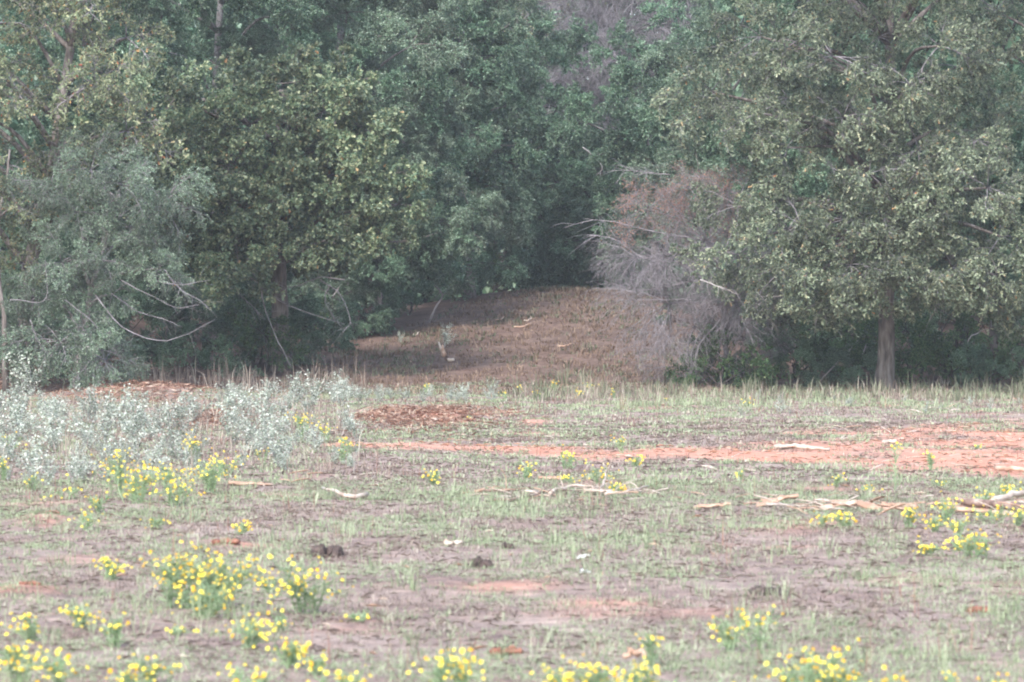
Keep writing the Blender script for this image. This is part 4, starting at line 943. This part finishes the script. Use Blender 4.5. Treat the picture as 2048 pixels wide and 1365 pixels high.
# ------------------------------------------------------------------ grasses and litter: nobody could count them
def tufts(name, label, matname, n, y0, y1, dens, blades, h0, h1, wid, seed, lean=.5, spreadr=.05, margin=1.25, far=False, xr=None):
    r = np.random.default_rng(seed)
    Y = np.sqrt(r.uniform(y0 ** 2, y1 ** 2, n)); X = r.uniform(-1, 1, n) * Y * .1575 * margin
    if xr is not None: X = r.uniform(xr[0], xr[1], n)
    keep = r.random(n) < dens(X, Y); X, Y = X[keep], Y[keep]; k = len(X)
    hh = r.uniform(h0, h1, k) * (.6 + .8 * fbm(X / .9 + 7, Y / .9))
    B = blades; idx = np.repeat(np.arange(k), B); nbl = len(idx)
    a = r.random(nbl) * 2 * PI; q = r.random(nbl) * spreadr
    x = X[idx] + q * np.cos(a); y = Y[idx] + q * np.sin(a); z = hz(x, y) - .005
    h = hh[idx] * r.uniform(.5, 1.15, nbl); ln = np.abs(r.normal(0, lean, nbl))
    dx, dy = np.cos(a + r.normal(0, .5, nbl)), np.sin(a + r.normal(0, .5, nbl))
    p0 = np.stack([x, y, z], 1); out = np.stack([dx, dy, 0 * dx], 1)
    p1 = p0 + np.stack([0 * h, 0 * h, h * .55], 1) + out * (h * ln * .3)[:, None]
    p2 = p0 + np.stack([0 * h, 0 * h, h * np.clip(1 - ln * .35, .35, 1)], 1) + out * (h * ln)[:, None]
    wv = np.broadcast_to(np.asarray(wid, float), (k,))[idx] if np.ndim(wid) else wid * (.6 + Y[idx] / 40)
    s = np.stack([-dy, dx, 0 * dx], 1) * (wv / 2)[:, None]
    # turn the flat of most blades towards the side so they show
    v = np.stack([p0 - s, p0 + s, p1 - s * .8, p1 + s * .8, p2], 1).reshape(-1, 3)
    f = (np.array([(0, 1, 3), (0, 3, 2), (2, 3, 4)])[None] + (np.arange(nbl) * 5)[:, None, None]).reshape(-1, 3)
    rn = np.repeat(np.clip(r.random(k)[idx] * .6 + r.random(nbl) * .4, 0, 1), 5)
    mb = MB(); mb.add(v, f, 0, rn); o = mb.build(name, M[matname]); tag(o, label, 'grass', kind='stuff'); return o
DARK = [(110, 1110, 420, 90), (60, 1240, 300, 50), (760, 1170, 500, 30), (1180, 1180, 420, 34), (950, 1240, 600, 40), (260, 1020, 500, 26), (1500, 1170, 460, 30), (1250, 1045, 560, 22), (1850, 1240, 400, 40), (650, 1010, 500, 16)]
def worn(X, Y):
    w = 0 * X
    for (px, py, wx, wy) in DARK: w = np.maximum(w, el_patch(X, Y, px, py, wx, wy))
    return np.clip(w * np.clip((fbm(X / .35 + 70, Y / .8 + 4) - .3) * 4, 0, 1), 0, 1)
soft = lambda X, Y: np.clip(1 - bare_map(X, Y) * 1.25 - .75 * worn(X, Y), .04, 1)
gmap = lambda X, Y: np.clip(green_map(X, Y), .03, 1)
tufts('near_green_grass', 'short green grass of the near field', 'grass_green', 40000, 10.2, 25, lambda X, Y: soft(X, Y) * gmap(X, Y) * 1.1, 8, .008, .045, .0045, 1, 1.3, .07)
tufts('near_dry_grass', 'dead reddish-brown grass of the near field', 'grass_dry', 24000, 10.2, 25, lambda X, Y: soft(X, Y) * (1.05 - gmap(X, Y)) * .9, 8, .008, .042, .0045, 2, 1.5, .08)
tufts('near_tall_grass', 'scattered taller pale grass blades of the near field', 'grass_green', 2600, 10.2, 25, lambda X, Y: soft(X, Y) * np.clip((fbm(X / .5 + 31, Y / .8) - .5) * 5, 0, 1), 9, .05, .15, .004, 21, .6, .05)
tufts('far_green_grass', 'short green grass of the far field', 'grass_green', 36000, 24.5, 60, lambda X, Y: soft(X, Y) * gmap(X, Y) * clearing(X, Y), 7, .012, .065, .008, 3, 1.2, .12)
tufts('far_dry_grass', 'dead brown grass of the far field', 'grass_dry', 22000, 24.5, 60, lambda X, Y: soft(X, Y) * (1.05 - gmap(X, Y)) * clearing(X, Y), 7, .012, .065, .008, 4, 1.3, .12)
tufts('red_stalks', 'thin reddish dead stalks standing over the field', 'grass_red', 3000, 10.2, 60, lambda X, Y: .75 * np.clip((fbm(X / .8 + 60, Y / 1.6) - .42) * 4, 0, 1) * clearing(X, Y), 3, .05, .22, .0028, 5, .5, .06)
tufts('rise_red_grass', 'short rusty dead grass on the rise between the trees', 'grass_rise', 13000, 56, 85, lambda X, Y: clearing(X, Y) * .8, 6, .03, .15, .008, 6, 1.0, .12, xr=(-8, 9))
tufts('rise_green_grass', 'sparse dull green grass on the rise between the trees', 'grass_dull', 9000, 55, 85, lambda X, Y: clearing(X, Y) * np.clip((fbm(X / 1.1, Y / 2) - .35) * 2.6, 0, .9), 6, .04, .15, .010, 7, .9, .12, xr=(-8, 9))
tufts('tall_brown_weeds', 'tall dry brown weeds in front of the left hand trees', 'grass_dry', 480, 54, 61, lambda X, Y: .9 * (fbm(X / .7, Y) > .5), 6, .08, .7, .006, 8, .6, .12, xr=(-7, -2.6))
tufts('purple_weeds', 'tall purplish-red dead weeds at the foot of the rise', 'grass_dry', 420, 47, 57, lambda X, Y: .9 * (fbm(X / .7 + 9, Y) > .5), 6, .05, .42, .004, 9, .7, .12, xr=(0, 2.4))
tufts('edge_grass', 'longer green grass along the foot of the right hand trees', 'grass_green', 2200, 46, 59, lambda X, Y: .8 * (fbm(X / .9 + 3, Y) > .47), 7, .02, .20, .006, 10, .9, .12, xr=(0.5, 10.5))
tufts('edge_weeds', 'ragged weeds of mixed height below the right hand trees', 'grass_dull', 700, 51, 60, lambda X, Y: .9 * (fbm(X / .6 + 23, Y / 1.5) > .52), 8, .05, .45, .008, 31, .6, .2, xr=(0, 10.5))
tufts('edge_dry_grass', 'dry stems along the foot of the right hand trees', 'grass_dry', 1100, 48, 60, lambda X, Y: .9 * (fbm(X / .9 + 13, Y) > .45), 4, .04, .36, .005, 11, .7, .12, xr=(0.5, 10.5))
tufts('patch_stems', 'dry reddish stems among the silver weeds on the left', 'grass_dry', 1100, 25, 48, lambda X, Y: .9 * (X / Y * FPX + 1024 < 720) + 0 * Y, 4, .1, .38, .005, 12, .5, .1, xr=(-8, -1.2))

# matted dead grass lying flat on the soil
r = np.random.default_rng(98); n = 52000
Y = np.sqrt(r.uniform(10.3 ** 2, 40 ** 2, n)); X = r.uniform(-1, 1, n) * Y * .19
keep = r.random(n) < np.clip(1 - 1.1 * bare_map(X, Y), .1, 1) * np.clip((fbm(X / .25 + 11, Y / .5) - .25) * 2.5, .1, 1); X, Y = X[keep], Y[keep]; k = len(X)
d = nrm(r.normal(0, 1, (k, 3)) * np.array([1, 1, .12]))
mb = MB(); leaves(mb, np.stack([X, Y, hz(X, Y) + .004 + .006 * r.random(k)], 1), d, nrm(r.normal(0, .12, (k, 3)) + np.array([0, 0, 1])), r.uniform(.025, .08, k) * (.7 + Y / 60), .0012 + .00007 * Y, LEAF_SMALL, 0, .25 + .75 * r.random(k))
tag(mb.build('matted_grass', M['grass_dry']), 'matted dead grass lying flat between the tufts', 'grass', kind='stuff')

# loose straw on the track and bare soil
r = np.random.default_rng(99); n = 26000
Y = np.sqrt(r.uniform(10.5 ** 2, 58 ** 2, n)); X = r.uniform(-1, 1, n) * Y * .19; b_ = bare_map(X, Y)
keep = r.random(n) < np.clip((b_ - .3) * 1.0 * (Y > 24) + .02, 0, 1) ; X, Y = X[keep], Y[keep]; k = len(X)
d = nrm(r.normal(0, 1, (k, 3)) * np.array([1, .8, .10])); L = r.uniform(.04, .15, k) * (.4 + Y / 55)
mb = MB(); leaves(mb, np.stack([X, Y, hz(X, Y) + .012 + .02 * r.random(k)], 1), d, nrm(r.normal(0, .3, (k, 3)) + np.array([0, 0, 1])), L, .002 + .00016 * Y, LEAF_SMALL, 0, r.random(k))
tag(mb.build('loose_straw', M['straw']), 'loose straw and bark shreds strewn over the bare red soil', 'straw', kind='stuff')

ORD = ['first', 'second', 'third', 'fourth', 'fifth', 'sixth', 'seventh', 'eighth', 'ninth', 'tenth', 'eleventh', 'twelfth']
from collections import defaultdict
gr = defaultdict(list)
for o in bpy.data.objects:
    if o.get('group') and o.parent is None: gr[o['group']].append(o)
for g, os_ in gr.items():
    if len(os_) < 2 or len({o['label'] for o in os_}) > 1: continue
    nrow = max(1, round(len(os_) / 8)); os_.sort(key=lambda o: o.location.y); per = math.ceil(len(os_) / nrow)
    for q in range(nrow):
        row = sorted(os_[q * per:(q + 1) * per], key=lambda o: o.location.x / o.location.y)
        for t, o in enumerate(row):
            rown = '' if nrow == 1 else (' in the nearest row' if q == 0 else ' in the farthest row' if q == nrow - 1 else ' in the %s row' % ORD[q])
            o['label'] = o['label'] + ', ' + ORD[t] + ' from left' + rown
# ------------------------------------------------------------------ thin haze over the whole place
v = [(sx * 250, sy * 250, zz) for zz in (-1.5, 19.5) for sy in (-1, 1) for sx in (-1, 1)]
f = [(0, 2, 3), (0, 3, 1), (4, 5, 7), (4, 7, 6), (0, 1, 5), (0, 5, 4), (2, 6, 7), (2, 7, 3), (0, 4, 6), (0, 6, 2), (1, 3, 7), (1, 7, 5)]
mb = MB(); mb.add(v, f)
hm_ = bpy.data.materials.new('haze_air'); hm_.use_nodes = True; nt = hm_.node_tree; nt.nodes.remove(nt.nodes['Principled BSDF'])
pv = nt.nodes.new('ShaderNodeVolumePrincipled'); pv.inputs['Color'].default_value = (.85, .91, 1, 1); pv.inputs['Density'].default_value = .0005; pv.inputs['Anisotropy'].default_value = 0.0
nt.links.new(pv.outputs[0], nt.nodes['Material Output'].inputs['Volume'])
tag(mb.build('haze', hm_), 'thin pale haze in the air over the field', 'haze', kind='stuff')
